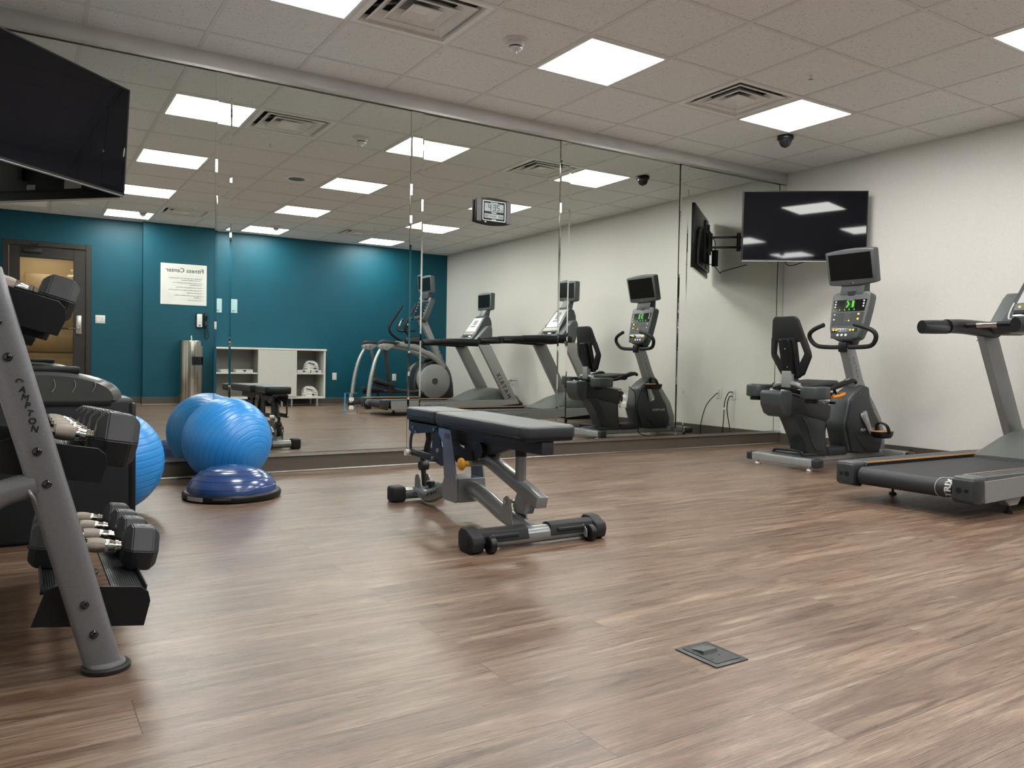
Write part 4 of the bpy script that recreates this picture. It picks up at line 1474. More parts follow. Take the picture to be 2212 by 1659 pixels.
    for x, zt, s in ((-1.09, .214, .99), (-1.05, .232, .985), (-.97, .262, .97), (-.80, .345, .93), (-.70, .375, .90), (-.55, .388, .88), (-.38, .372, .88), (-.22, .30, .90), (-.16, .2, .92)):
        hw = .318 * s
        ring = []
        for i in range(21):
            a = math.pi * i / 20
            ca = math.cos(a)
            ring.append(V((x, Y(hw * (1 if ca > 0 else -1) * abs(ca) ** .5), .175 + (zt - .175) * math.sin(a) ** .5)))
        rings.append(ring)
    MB().loft(rings).build('motor_hood', M['hood'], t, ang=50)
    MB().bb(-.85, -.15, Y(-.31), Y(.31), .09, .18, .01).build('motor_tray', M['blk'], t)
    # levelling feet
    for sy in (-1, 1):
        f = MB().prism([(-1.97, .09), (-1.77, .10), (-1.83, .045), (-1.91, .045)], 'y', Y(sy * .30), Y(sy * .352), .004, 1)
        f.build('foot_bracket', M['silver'], t)
        MB().cyl((-1.87, Y(sy * .326), .014), (-1.87, Y(sy * .326), .06), .007, 12).lathe([(.02, 0), (.022, .003), (.022, .011), (.012, .017)], (-1.87, Y(sy * .326), 0), 20).build('levelling_foot', M['blk'], t)
        MB().lathe([(.02, 0), (.022, .003), (.022, .09), (.012, .10)], (-.4, Y(sy * .30), 0), 16).build('levelling_foot', M['blk'], t)
    # handrails
    for sy in (-1, 1):
        f = MB()
        f.tube([(-1.735, Y(sy * .262), 1.005), (-1.60, Y(sy * .265), 1.010), (-1.45, Y(sy * .27), 1.016)], [.040, .042, .042], n=20, flat=.72, sub=3)
        h_ = f.build('handrail_grip', M['blk'], t)
        MB().bb(-1.72, -1.47, Y(sy * .262 - .032), Y(sy * .262 + .032), .99, 1.022, .01).build('soft_pad', M['slate2'], h_)
        f = MB()
        f.tube([(-1.46, Y(sy * .27), 1.018), (-1.40, Y(sy * .275), 1.022), (-1.25, Y(sy * .285), 1.026), (-1.05, Y(sy * .30), 1.024), (-.80, Y(sy * .31), 1.02)], [.045, .043, .046, .050, .052], n=20, flat=.95, sub=4)
        f.build('handrail', M['blk'], t)
    f = MB().tube([(-1.28, Y(-.25), 1.03), (-1.27, Y(-.12), 1.035), (-1.27, Y(.12), 1.035), (-1.28, Y(.25), 1.03)], .016, n=14, sub=3)
    hb = f.build('heart_rate_bar', M['blk'], t)
    for sy in (-1, 1):
        MB().cyl((-1.272, Y(sy * .06), 1.035), (-1.272, Y(sy * .18), 1.033), .0175, 16).build('sensor_grip', M['chrome'], hb)
    # console: central tower between two sculpted shoulders
    for sy in (-1, 1):
        pr_ = [(-1.0, 1.03), (-.95, 1.075), (-.80, 1.235), (-.755, 1.268), (-.71, 1.265), (-.69, 1.22), (-.69, 1.12), (-.735, .985), (-.93, .985)]
        f = MB().prism([(x + .03, z) for x, z in pr_], 'y', Y(sy * .17), Y(sy * .290), .016, 3)
        f.build('console_shoulder', M['grey'], t)
    rings = []
    prof = [(-1.04, 1.035), (-.975, 1.06), (-.915, 1.115), (-.72, 1.395), (-.68, 1.42), (-.625, 1.40), (-.60, 1.33), (-.61, 1.12), (-.72, .99), (-1.0, .995)]
    for yy, s in ((-.200, .90), (-.190, .97), (-.165, 1), (.165, 1), (.190, .97), (.200, .90)):
        cx_, cz_ = -.80, 1.15
        taper_ = []
        for x, z in prof:
            up_ = max(0, (z - 1.05) / .35)
            taper_.append(V((cx_ + (x - cx_) * s, Y(yy * (1 - .20 * up_)), cz_ + (z - cz_) * s)))
        rings.append(taper_)
    c_ = MB().loft(rings).build('console', M['slate'], t, ang=40)
    a, b = V((-.915, 0, 1.115)), V((-.72, 0, 1.395))
    d_ = (b - a).normalized()
    ln = (b - a).length
    X = Matrix((V((0, -1, 0)), d_, V((0, -1, 0)).cross(d_))).transposed().to_4x4()
    X.translation = a + V((0, yc, 0))
    MB(X).prism([(-.150, .085), (.150, .085), (.128, ln - .012), (-.128, ln - .012)], 'z', -.004, .003, .001, 1).build('overlay_panel', M['label'], c_)
    MB(X).bb(-.055, .055, .205, .285, .002, .0045).build('small_display', M['grey'], c_)
    MB(X).bb(-.070, .070, .165, .190, .002, .0042).build('window_strip', M['grey'], c_)
    for i in range(3):
        for sx in (-1, 1):
            MB(X).cyl((sx * .105, .20 + i * .035, .002), (sx * .105, .20 + i * .035, .006), .006, 10).build('button', M['wbtn'], c_)
    MB(X).bb(-.155, .155, .022, .078, -.006, .008, .004, 1).build('key_panel', M['clockgrey'], c_)
    for i in range(8):
        xx = -.12 + i * .034
        MB(X).cyl((xx, .050, .006), (xx, .050, .011), .008, 12).build('button', M['ybtn'] if i in (0, 1, 6, 7) else M['wbtn'], c_)
    MB(X).bb(-.150, .150, -.030, .014, -.02, .004, .006, 2).build('lower_shelf', M['screen'], c_)
    f = MB(X).tube([(-.168, .09, .0), (-.170, .02, .004), (-.160, -.038, .006), (-.12, -.048, .006), (.12, -.048, .006), (.160, -.038, .006), (.170, .02, .004), (.168, .09, .0)], .006, n=10, sub=4)
    f.build('silver_surround', M['label'], c_)
    MB().cyl((-1.06, Y(0), 1.03), (-1.035, Y(0), 1.03), .022, 20).build('stop_button', M['redpl'], t)
    # neck and display
    f = MB().prism([(-.70, 1.39), (-.60, 1.39), (-.57, 1.53), (-.63, 1.53)], 'y', Y(-.075), Y(.075), .008)
    f.build('display_neck', M['grey'], t)
    X = frame_at((-.645, yc, 1.625), math.pi, 0)
    display_head(X, t, .385, .235, .075)
    return t
treadmill(-2.70, 'silver treadmill at the right edge, closest to the bike')
treadmill(-4.78, 'silver treadmill seen only in the mirror, between the other treadmill and elliptical')

# ================================================================ recumbent bike
yc = -1.235
t = thing('recumbent_bike', 'recumbent exercise bike with black seat under the angled television', 'exercise bike', (-.85, yc, 0))
Y = lambda a: yc + a
MB().box((-1.455, yc + 0, .060), (.068, .545, .058), .008).build('rear_stabiliser', M['alubar'], t)
for sy in (-1, 1):
    MB().box((-1.453, Y(sy * .298), .060), (.074, .055, .064), .012, 3).build('stabiliser_cap', M['slate2'], t)
    MB().lathe([(.022, 0), (.024, .004), (.020, .014), (.008, .018), (.008, .035)], (-1.455, Y(sy * .235), 0), 18).build('levelling_foot', M['trimwhite'], t)
MB().bb(-1.42, -.28, Y(-.055), Y(.055), .028, .088, .012, 3).build('base_rail', M['silver'], t)
MB().prism([(-1.42, .085), (-1.33, .115), (-1.20, .085)], 'y', Y(-.05), Y(.05), .004, 1).build('rail_gusset', M['silver'], t)
MB().box((-.27, yc, .060), (.075, .50, .060), .014, 3).build('front_stabiliser', M['silver'], t)
for sy in (-1, 1):
    MB().box((-.265, Y(sy * .272), .058), (.078, .05, .062), .014, 3).build('stabiliser_cap', M['slate2'], t)
    MB().lathe([(.02, 0), (.02, .035)], (-.27, Y(sy * .2), 0), 14).build('levelling_foot', M['blk'], t)
f = MB().tube([(-1.40, Y(.13), .095), (-1.40, Y(.11), .125), (-1.40, Y(-.10), .125), (-1.40, Y(-.13), .095)], .011, n=12, sub=4)
f.build('lift_handle', M['blk'], t)
MB().prism([(-1.42, .088), (-1.40, .105), (-1.25, .105), (-1.2, .088)], 'y', Y(-.12), Y(.16), .004, 1).build('rear_cover', M['slate2'], t)
MB().bb(-1.02, -.78, Y(-.07), Y(.07), .07, .135, .012, 2).build('rail_cover', M['slate2'], t)
# seat pedestal and beam
f = MB().prism([(-1.46, .41), (-1.40, .33), (-1.32, .20), (-1.28, .10), (-1.22, .078), (-1.03, .070), (-1.06, .20), (-1.065, .32), (-1.04, .42), (-1.2, .44)], 'y', Y(-.078), Y(.078), .014, 3)
p_ = f.build('seat_pedestal', M['slate2'], t)
f = MB().prism([(-1.36, .38), (-1.29, .30), (-1.24, .18), (-1.19, .125), (-1.075, .105), (-1.10, .30), (-1.09, .35)], 'y', Y(-.084), Y(-.074), .004, 2)
f.build('side_cover', M['slate'], p_)
f = MB().prism([(-1.36, .38), (-1.29, .30), (-1.24, .18), (-1.19, .125), (-1.075, .105), (-1.10, .30), (-1.09, .35)], 'y', Y(.074), Y(.084), .004, 2)
f.build('side_cover', M['slate'], p_)
f = MB().prism([(-1.555, .50), (-1.54, .43), (-1.48, .395), (-1.36, .40), (-1.09, .325), (-1.03, .36), (-1.015, .455), (-1.06, .475), (-1.52, .55), (-1.555, .55)], 'y', Y(-.085), Y(.085), .014, 3)
f.build('seat_beam', M['slate2'], t)
f = MB().prism([(-1.625, .555), (-1.62, .47), (-1.585, .405), (-1.53, .378), (-1.495, .39), (-1.485, .56), (-1.50, .575), (-1.61, .575)], 'y', Y(-.094), Y(.094), .02, 3)
f.build('beam_end_cap', M['slate'], t)
f = MB()
for sy in (-1, 1):
    f.beam((-1.55, Y(sy * .05), .575), (-1.02, Y(sy * .05), .485), .03, .018)
f.beam((-1.03, Y(-.06), .49), (-1.03, Y(.06), .49), .03, .02)
f.build('seat_rails', M['alubar'], t)
f = MB().prism([(-1.50, .60), (-1.20, .545), (-1.18, .51), (-1.48, .565)], 'y', Y(-.08), Y(.08), .004)
f.build('seat_carriage', M['blk'], t)
MB().cyl((-1.0, Y(-.10), .48), (-1.0, Y(-.02), .48), .010, 12).build('adjust_knob', M['blk'], t)
# seat cushion
rings = []
for x, hw, zt in ((-1.44, .12, .632), (-1.40, .17, .640), (-1.30, .205, .645), (-1.15, .20, .655), (-1.05, .16, .665), (-.98, .11, .655), (-.955, .07, .635)):
    ring = []
    for i in range(24):
        a = 2 * math.pi * i / 24
        ca, sa = math.cos(a), math.sin(a)
        dip = .010 * (1 - ca * ca)
        ring.append(V((x, Y(hw * (1 if ca > 0 else -1) * abs(ca) ** .6), zt - .028 + (.028 if sa > 0 else .022) * (1 if sa > 0 else -1) * abs(sa) ** .6 - (dip if sa > 0 else 0))))
    rings.append(ring)
MB().loft(rings).build('seat', M['blkrub'], t, ang=60)
# backrest with two slots
def bx_(y, z):
    return -1.375 - (z - .68) * .24
outer = [(-.055, .665), (.055, .665), (.10, .70), (.172, .845), (.172, .88), (.115, 1.10), (.09, 1.125), (-.09, 1.125), (-.115, 1.10), (-.172, .88), (-.172, .845), (-.10, .70)]
f = MB()
def slab(mb, poly, th, hole=None):
    mb.prism([(yc + a, b) for a, b in poly], 'x', -th / 2, th / 2, .012, 2)
f2 = MB()
slab(f2, [(-.115, .935), (.115, .935), (.150, .95), (.113, 1.10), (.09, 1.125), (-.09, 1.125), (-.113, 1.10), (-.150, .95)], .036)
slab(f2, [(-.055, .665), (.055, .665), (.10, .70), (.115, .735), (-.115, .735), (-.10, .70)], .034)
slab(f2, [(-.070, .70), (.070, .70), (.074, .97), (-.074, .97)], .034)
for s in (-1, 1):
    pl = [(s * .070, .68), (s * .100, .69), (s * .176, .825), (s * .177, .855), (s * .150, .975), (s * .098, .965), (s * .130, .850), (s * .065, .755)]
    slab(f2, pl if s > 0 else pl[::-1], .034)
for v in f2.bm.verts:
    z = v.co.z
    v.co.x += bx_(0, z) + .12 * (abs(v.co.y - yc) ** 2) * 8 * .5
f2.build('backrest', M['blkrub'], t, ang=40)
f = MB().prism([(-.048, .70), (.048, .70), (.050, .93), (.042, .955), (-.042, .955), (-.050, .93)], 'x', -.022, .022, .010, 3)
for v in f.bm.verts:
    v.co.y += yc
    v.co.x += bx_(0, v.co.z) - .036
b_ = f.build('back_bracket', M['blk'], t)
for z in (.75, .885):
    MB().cyl((bx_(0, z) - .062, Y(-.012), z), (bx_(0, z) - .056, Y(-.012), z), .006, 10).build('bolt', M['chrome'], b_)
MB().bb(-1.455, -1.405, Y(-.038), Y(.038), .585, .72, .004).build('seat_post', M['silver'], t)
for sy in (-1, 1):
    f = MB().tube([(-1.43, Y(sy * .02), .625), (-1.43, Y(sy * .08), .622), (-1.42, Y(sy * .12), .60), (-1.40, Y(sy * .14), .575), (-1.38, Y(sy * .22), .57)], .019, n=14, sub=4)
    f.build('arm_tube', M['silver'], t)
    # cup holder arm rest
    o_ = [(-1.535, .195), (-1.545, .24), (-1.535, .30), (-1.50, .325), (-1.42, .325), (-1.33, .30), (-1.305, .27), (-1.305, .21), (-1.34, .185), (-1.50, .18)]
    o_ = [(x, Y(sy * v)) for x, v in o_]
    if sy < 0:
        o_ = o_[::-1]
    c_ = MB().prism(o_, 'z', .520, .612, .012, 3).build('armrest', M['slate'], t)
    MB().lathe([(.042, .6115), (.046, .6135), (.038, .6135), (.036, .606), (.001, .604)], (-1.478, Y(sy * .252), 0), 28).build('cup_recess', M['blk'], c_)
    MB().lathe([(.044, .530), (.046, .500), (.042, .492), (.001, .492)], (-1.478, Y(sy * .252), 0), 24).build('cup_base', M['blk'], c_)
    f = MB().tube([(-1.33, Y(sy * .25), .585), (-1.24, Y(sy * .25), .60), (-1.17, Y(sy * .255), .622), (-1.06, Y(sy * .26), .652), (-1.01, Y(sy * .262), .655), (-.985, Y(sy * .262), .64)], [.010, .016, .022, .021, .017, .013], n=14, sub=4)
    g_ = f.build('side_grip', M['blk'], t)
    MB().tube([(-1.17, Y(sy * .255), .628), (-1.10, Y(sy * .257), .655), (-1.06, Y(sy * .26), .668)], [.010, .014, .010], n=12, sub=4).build('sensor_plate', M['chrome'], g_)
f = MB().tube([(-1.30, Y(-.29), .535), (-1.20, Y(-.285), .545), (-1.13, Y(-.27), .56), (-1.10, Y(-.22), .558)], .012, n=12, sub=4)
f.build('adjust_lever', M['orange'], t)
# flywheel shroud
side = [(-.673, .560), (-.785, .500), (-.832, .319), (-.834, .284), (-.765, .100), (-.628, .078), (-.412, .074), (-.374, .172), (-.432, .335), (-.60, .515)]
hub = [(-.62, .62), (-.72, .565), (-.80, .50), (-.850, .32), (-.850, .27), (-.775, .09), (-.62, .072), (-.40, .072), (-.36, .17), (-.42, .34), (-.52, .50), (-.54, .60)]
MB().prism(hub, 'y', Y(-.082), Y(.082), .018, 3).build('shroud', M['slate'], t)
for sy in (-1, 1):
    pl = [(x, z) for x, z in side]
    f = MB().prism(pl, 'y', Y(sy * .075), Y(sy * .098), .006, 2)
    c_ = f.build('side_shroud', M['slate2'], t)
    f = MB().prism([(-.74, .235), (-.71, .20), (-.60, .115), (-.56, .085), (-.585, .085), (-.70, .175)], 'y', Y(sy * .094), Y(sy * .1005), .001, 1)
    f.build('curved_groove', M['blk'], c_)
    if sy < 0:
        MB().text('MATRIX', .032, (-.665, Y(-.0985), .252), (1, 0, .02), (0, 0, 1), ext=.0006, bold=.0008, wscale=1.30, space=1.25).build('lettering', M['letw'], c_)
    else:
        MB().text('MATRIX', .032, (-.445, Y(.0985), .262), (-1, 0, .0), (0, 0, 1), ext=.0006, bold=.0008, wscale=1.30, space=1.25).build('lettering', M['letw'], c_)
# frame mast running down the front
f = MB()
cl = [(-.745, .93), (-.70, .84), (-.615, .64), (-.56, .55), (-.46, .44), (-.35, .31), (-.29, .19), (-.285, .08)]
wd = [.050, .052, .055, .060, .060, .055, .045, .040]
L_, R_ = [], []
for i, (x, z) in enumerate(cl):
    p0 = V(cl[max(i - 1, 0)]); p1 = V(cl[min(i + 1, len(cl) - 1)])
    d_ = (p1 - p0).normalized()
    n_ = V((-d_.y, d_.x))
    L_.append((x + n_.x * wd[i], z + n_.y * wd[i]))
    R_.append((x - n_.x * wd[i], z - n_.y * wd[i]))
f.prism(L_ + R_[::-1], 'y', Y(-.040), Y(.040), .012, 3)
m_ = f.build('frame_mast', M['silver'], t)
dd = V((.085, 0, -.20)).normalized()
MB().text('MATRIX', .040, (-.718, Y(-.0412), .832), dd, V((.20, 0, .085)), ext=.0006, bold=.0002, space=1.5, wscale=.95).build('lettering', M['letg'], m_)
MB().text('MATRIX', .040, V((-.622, Y(.0412), .60)) , -dd, V((.20, 0, .085)), ext=.0006, bold=.0002, space=1.5, wscale=.95).build('lettering', M['letg'], m_)
# crank and pedals
for sy, ang in ((-1, R(-63)), (1, R(117))):
    c0 = V((-.648 + .055, Y(sy * .105), .386)) if sy < 0 else V((-.593, Y(sy * .105), .386))
    c0.x = -.640
    e_ = c0 + V((math.cos(ang) * .165, sy * .02, math.sin(ang) * .165))
    f = MB().tube([c0 - V((math.cos(ang), 0, math.sin(ang))) * .02, c0, c0.lerp(e_, .3), e_], [.028, .042, .032, .018], n=18, flat=.34, upv=(math.sin(ang), 0, -math.cos(ang)), sub=3)
    k_ = f.build('crank_arm', M['alubar'], t)
    MB().cyl(c0 + V((0, sy * .010, 0)), c0 + V((0, sy * .017, 0)), .012, 16).build('crank_bolt', M['chrome'], k_)
    pc = e_ + V((.05 if sy < 0 else .02, sy * .058, -.012))
    f = MB().prism([(pc.x - .085, pc.z + .026), (pc.x - .075, pc.z - .004), (pc.x - .045, pc.z - .026), (pc.x + .05, pc.z - .026), (pc.x + .08, pc.z - .004), (pc.x + .088, pc.z + .026)], 'y', pc.y - .045, pc.y + .045, .004, 2)
    q_ = f.build('pedal', M['blk'], t)
    MB().bb(pc.x - .082, pc.x + .085, pc.y - .044, pc.y + .044, pc.z + .024, pc.z + .031, .002, 1).build('pedal_pad', M['copper'], q_)
    f = MB()
    for dx in (-.004, .0, .004, .008):
        f.tube([(pc.x + .02 + dx * 2, pc.y - .048, pc.z + .01), (pc.x - .01 + dx * 2, pc.y - .045, pc.z + .07), (pc.x - .02 + dx * 2, pc.y, pc.z + .095), (pc.x - .01 + dx * 2, pc.y + .045, pc.z + .07), (pc.x + .02 + dx * 2, pc.y + .048, pc.z + .01)], .006, n=8, sub=4)
    f.build('pedal_strap', M['blk'], q_)
# handlebar
f = MB().bb(-.80, -.715, Y(-.036), Y(.036), .875, .955, .010, 2)
f.build('handlebar_clamp', M['blk'], t)
for sy in (-1, 1):
    f = MB().tube([(-.765, Y(0), .915), (-.765, Y(sy * .15), .915), (-.78, Y(sy * .245), .928), (-.80, Y(sy * .292), .980), (-.815, Y(sy * .288), 1.025), (-.83, Y(sy * .235), 1.058), (-.845, Y(sy * .155), 1.084), (-.848, Y(sy * .135), 1.088)],
                  .0175, n=16, sub=5)
    f.build('handlebar', M['blkrub'], t)
# console
Xc = frame_at((-.735, yc, 1.165), math.pi, -R(13))
f = MB(Xc)
o_ = [(-.150, .17), (-.162, .185), (-.13, .197), (.13, .197), (.162, .185), (.170, .16), (.165, .05), (.150, -.10), (.125, -.175), (.06, -.205), (-.06, -.205), (-.125, -.175), (-.150, -.10), (-.165, .05), (-.170, .16)]
o_ = o_[1:]
f.prism(o_, 'z', -.085, 0, .014, 3, sc=None)
c_ = f.build('console', M['grey'], t)
MB(Xc).prism([(-.148, .13), (.148, .13), (.138, .035), (-.138, .035)], 'z', -.003, .002, .0006, 1).build('upper_panel', M['screen'], c_)
MB(Xc).prism([(-.140, .025), (.140, .025), (.132, -.085), (-.132, -.085)], 'z', -.003, .0012, .0006, 1).build('key_panel', M['slate2'], c_)
MB(Xc).prism([(-.132, -.095), (.132, -.095), (.118, -.185), (.05, -.197), (-.05, -.197), (-.118, -.185)], 'z', -.003, .006, .004, 2).build('lower_panel', M['slate'], c_)
MB(Xc).bb(-.115, .115, -.135, -.105, .005, .0075, .001, 1).build('button_row', M['screen'], c_)
MB(Xc).prism([(-.045, .20), (.045, .20), (.025, .165), (-.025, .165)], 'z', -.005, .004, .002, 1).build('top_notch', M['blk'], c_)
MB(Xc).bb(-.044, .05, .062, .122, .0015, .0026).build('matrix_display', M['blk'], c_)
f = MB(Xc)
for row in range(9):
    z = .116 - row * .006
    k0 = (-.030 + .004 * min(row, 8 - row)) if row != 4 else -.014
    for j in range(3):
        f.bb(k0 + j * .005, k0 + j * .005 + .0042, z, z + .0045, .0024, .003)
    for j in range(3):
        f.bb(.022 + j * .006, .022 + j * .006 + .005, z, z + .0045, .0024, .003)
for x0_ in (-.085, -.04, .0, .045):
    f.bb(x0_, x0_ + .007, .044, .055, .0024, .003)
f.build('green_digits', M['green'], c_)
MB(Xc).text('MATRIX', .009, (-.024, .1235, .0028), (0, 0, 0) if False else (Xc.to_3x3() @ V((1, 0, 0))), Xc.to_3x3() @ V((0, 1, 0)), ext=.0003, wscale=1.3, fn=lambda a, b, c: V((-.026 + a * 1.3, .1232 + b, .0028 + c))).build('lettering', M['letw'], c_)
f = MB(Xc)
for i in range(3):
    for sx in (-1, 1):
        f = MB(Xc).cyl((sx * .125, .117 - i * .022, .001), (sx * .125, .117 - i * .022, .005), .0068, 14)
        f.build('button', M['wbtn'], c_)
for y_, m__ in ((.010, 'wbtn'), (-.030, 'wbtn')):
    MB(Xc).cyl((-.118, y_, .001), (-.118, y_, .005), .0068, 14).build('button', M[m__], c_)
    MB(Xc).cyl((.095, y_, .001), (.095, y_, .005), .0085, 14).build('button', M['ybtn'], c_)
for i in range(4):
    for j in range(3):
        MB(Xc).cyl((-.018 + j * .018, .012 - i * .018, .001), (-.018 + j * .018, .012 - i * .018, .004), .0065, 10).build('button', M['clockgrey'] if not (i == 3 and j == 2) else M['ybtn'], c_)
for i in range(8):
    x = -.10 + i * .0245
    if i > 5:
        x += .004
    MB(Xc).cyl((x, -.120, .006), (x, -.120, .010), .0085 if i in (0, 1, 6, 7) else .0065, 12).build('button', M['ybtn'] if i in (0, 1, 6, 7) else M['clockgrey'], c_)
for i in range(3):
    MB(Xc).cyl((-.056 + i * .036, -.160, .004), (-.056 + i * .036, -.160, .009), .0105, 14).build('button', M['wbtn'], c_)
f = MB().prism([(-.70, 1.33), (-.61, 1.33), (-.61, 1.47), (-.665, 1.47)], 'y', Y(-.105), Y(.105), .008)
f.build('display_neck', M['slate'], t)
f = MB().prism([(-.74, .93), (-.66, .93), (-.60, 1.02), (-.64, 1.30), (-.70, 1.30)], 'y', Y(-.05), Y(.05), .01)
f.build('console_stem', M['blk'], t)
Xd = frame_at((-.725, yc, 1.545), math.pi, R(13))
display_head(Xd, t, .435, .265, .07)

# ================================================================ elliptical (only seen in the mirror)
ye = -6.25
t = thing('elliptical_trainer', 'silver elliptical trainer by the teal wall, seen in the mirror', 'elliptical trainer', (-1.2, ye, 0))
Y = lambda a: ye + a
for sy in (-1, 1):
    f = MB().tube([(-1.74, Y(sy * .33), .90), (-1.82, Y(sy * .335), .74), (-1.885, Y(sy * .34), .50), (-1.92, Y(sy * .34), .25), (-1.93, Y(sy * .34), .06)], [.022, .026, .030, .032, .032], n=18, sub=5)
    f.build('rear_leg', M['alubar'], t)
    MB().box((-1.93, Y(sy * .34), .03), (.08, .07, .06), .012).build('leg_foot', M['blk'], t)
    f = MB().prism([(-1.79, .965), (-1.60, .99), (-1.52, .96), (-1.64, .87), (-1.78, .905)], 'y', Y(sy * .33 - .03), Y(sy * .33 + .03), .006)
    j_ = f.build('joint_plate', M['silver'], t)
    f = MB().prism([(-1.80, .955), (-1.76, 1.02), (-1.70, 1.035), (-1.43, 1.0), (-1.50, .965), (-1.70, .985)], 'y', Y(sy * .33 - .036), Y(sy * .33 + .036), .01)
    f.build('joint_cover', M['slate2'], j_)
    for xx, zz in ((-1.73, .935), (-1.66, .93)):
        MB().cyl((xx, Y(.33 * sy + .03), zz), (xx, Y(.33 * sy + .035), zz), .012, 12).build('bolt', M['chrome'], j_)
    f = MB().tube([(-1.50, Y(sy * .30), .975), (-1.25, Y(sy * .27), .955), (-1.0, Y(sy * .24), .90), (-.78, Y(sy * .20), .80), (-.62, Y(sy * .17), .66)], [.045, .050, .050, .045, .04], n=16, flat=.6, sub=4)
    f.build('track_arm', M['silver'], t)
    f = MB().beam((-1.64, Y(sy * .29), .90), (-1.53, Y(sy * .24), .13), .05, .045)
    f.build('swing_link', M['slate2'], t)
    f = MB().tube([(-1.80, Y(sy * .22), .30 + .08 * sy), (-1.55, Y(sy * .22), .27 + .03 * sy), (-1.1, Y(sy * .2), .24), (-.8, Y(sy * .17), .35)], .028, n=12, sub=3)
    f.build('pedal_arm', M['slate2'], t)
    f = MB().prism([(-1.84, .34 + .07 * sy), (-1.80, .39 + .07 * sy), (-1.50, .33 + .05 * sy), (-1.46, .30 + .05 * sy), (-1.5, .275 + .05 * sy)], 'y', Y(sy * .22 - .075), Y(sy * .22 + .075), .012, 3)
    f.build('foot_pedal', M['blkrub'], t)
    f = MB().tube([(-1.13, Y(sy * .28), 1.60), (-1.22, Y(sy * .29), 1.45), (-1.31, Y(sy * .30), 1.32), (-1.34, Y(sy * .30), 1.23), (-1.30, Y(sy * .30), 1.14), (-1.18, Y(sy * .29), 1.06), (-1.02, Y(sy * .26), .98), (-.93, Y(sy * .22), .9)],
                  [.019, .021, .021, .019, .019, .019, .02, .022], n=14, sub=4)
    f.build('moving_handle', M['blk'], t)
    MB().bb(-1.92, -.45, Y(sy * .30 - .03), Y(sy * .30 + .03), .035, .095, .01).build('base_tube', M['slate2'], t)
for sy in (-1, 1):
    f = MB().tube([(-1.04, Y(sy * .05), 1.20), (-1.22, Y(sy * .12), 1.19), (-1.25, Y(sy * .17), 1.24), (-1.20, Y(sy * .18), 1.34), (-1.15, Y(sy * .18), 1.38)], .017, n=12, sub=4)
    g_ = f.build('fixed_handle', M['blk'], t)
    MB().tube([(-1.235, Y(sy * .178), 1.27), (-1.19, Y(sy * .182), 1.36)], .0195, n=12).build('sensor_grip', M['chrome'], g_)
# wheel housing
f = MB().prism([(-1.06, .46), (-1.02, .60), (-.92, .72), (-.78, .78), (-.60, .74), (-.48, .58), (-.42, .38), (-.42, .12), (-.6, .08), (-1.0, .10), (-1.08, .3)], 'y', Y(-.12), Y(.12), .03, 3)
s_ = f.build('wheel_housing', M['slate2'], t)
f = MB().tube([(-.92, Y(0), .80), (-.70, Y(0), .80), (-.55, Y(0), .68), (-.46, Y(0), .50), (-.42, Y(0), .20)], .05, n=14, flat=1.9, sub=4, upv=(1, 0, 0))
f.build('housing_rim', M['grey'], t)
for sy in (-1, 1):
    MB(Matrix.Translation((-.80, Y(sy * .20), .445)) @ Matrix.Rotation(math.pi / 2, 4, 'X')).lathe([(.001, -.02), (.25, -.02), (.268, -.01), (.268, .01), (.25, .02), (.001, .02)], n=56).build('crank_disc', M['silver'], t)
    MB(Matrix.Translation((-.80, Y(sy * .20), .445)) @ Matrix.Rotation(math.pi / 2, 4, 'X')).lathe([(.001, -.026), (.05, -.026), (.05, .026), (.001, .026)], n=28).build('disc_hub', M['slate'], t)
MB().beam((-.50, Y(0), .55), (-.93, Y(0), 1.42), .09, .10, .01, upv=(1, 0, 0)).build('mast', M['silver'], t)
dd = V((-.43, 0, .87)).normalized()
MB().text('MATRIX', .05, V((-.58, Y(.0465), .76)), dd, V((.87, 0, .43)), ext=.0006, bold=.0008, space=1.3).build('lettering', M['letb'], t)
Xc2 = frame_at((-.93, ye, 1.58), math.pi, -R(20))
f = MB(Xc2).prism(o_, 'z', -.09, 0, .014, 3)
c_ = f.build('console', M['grey'], t)
MB(Xc2).prism([(-.148, .13), (.148, .13), (.120, -.15), (-.120, -.15)], 'z', -.003, .002, .0006, 1).build('key_panel', M['screen'], c_)
for i in range(4):
    for sx in (-1, 1):
        MB(Xc2).cyl((sx * .10, .08 - i * .05, .001), (sx * .10, .08 - i * .05, .005), .008, 10).build('button', M['wbtn'], c_)
MB().prism([(-.90, 1.74), (-.80, 1.74), (-.80, 1.88), (-.87, 1.88)], 'y', Y(-.09), Y(.09), .008).build('display_neck', M['slate'], t)
display_head(frame_at((-.885, ye, 1.965), math.pi, R(4)), t, .42, .265, .07)
f = MB().cyl((-1.12, Y(.16), 1.06), (-1.12, Y(.20), 1.06), .045, 20)
f.build('pivot_hub', M['slate2'], t)

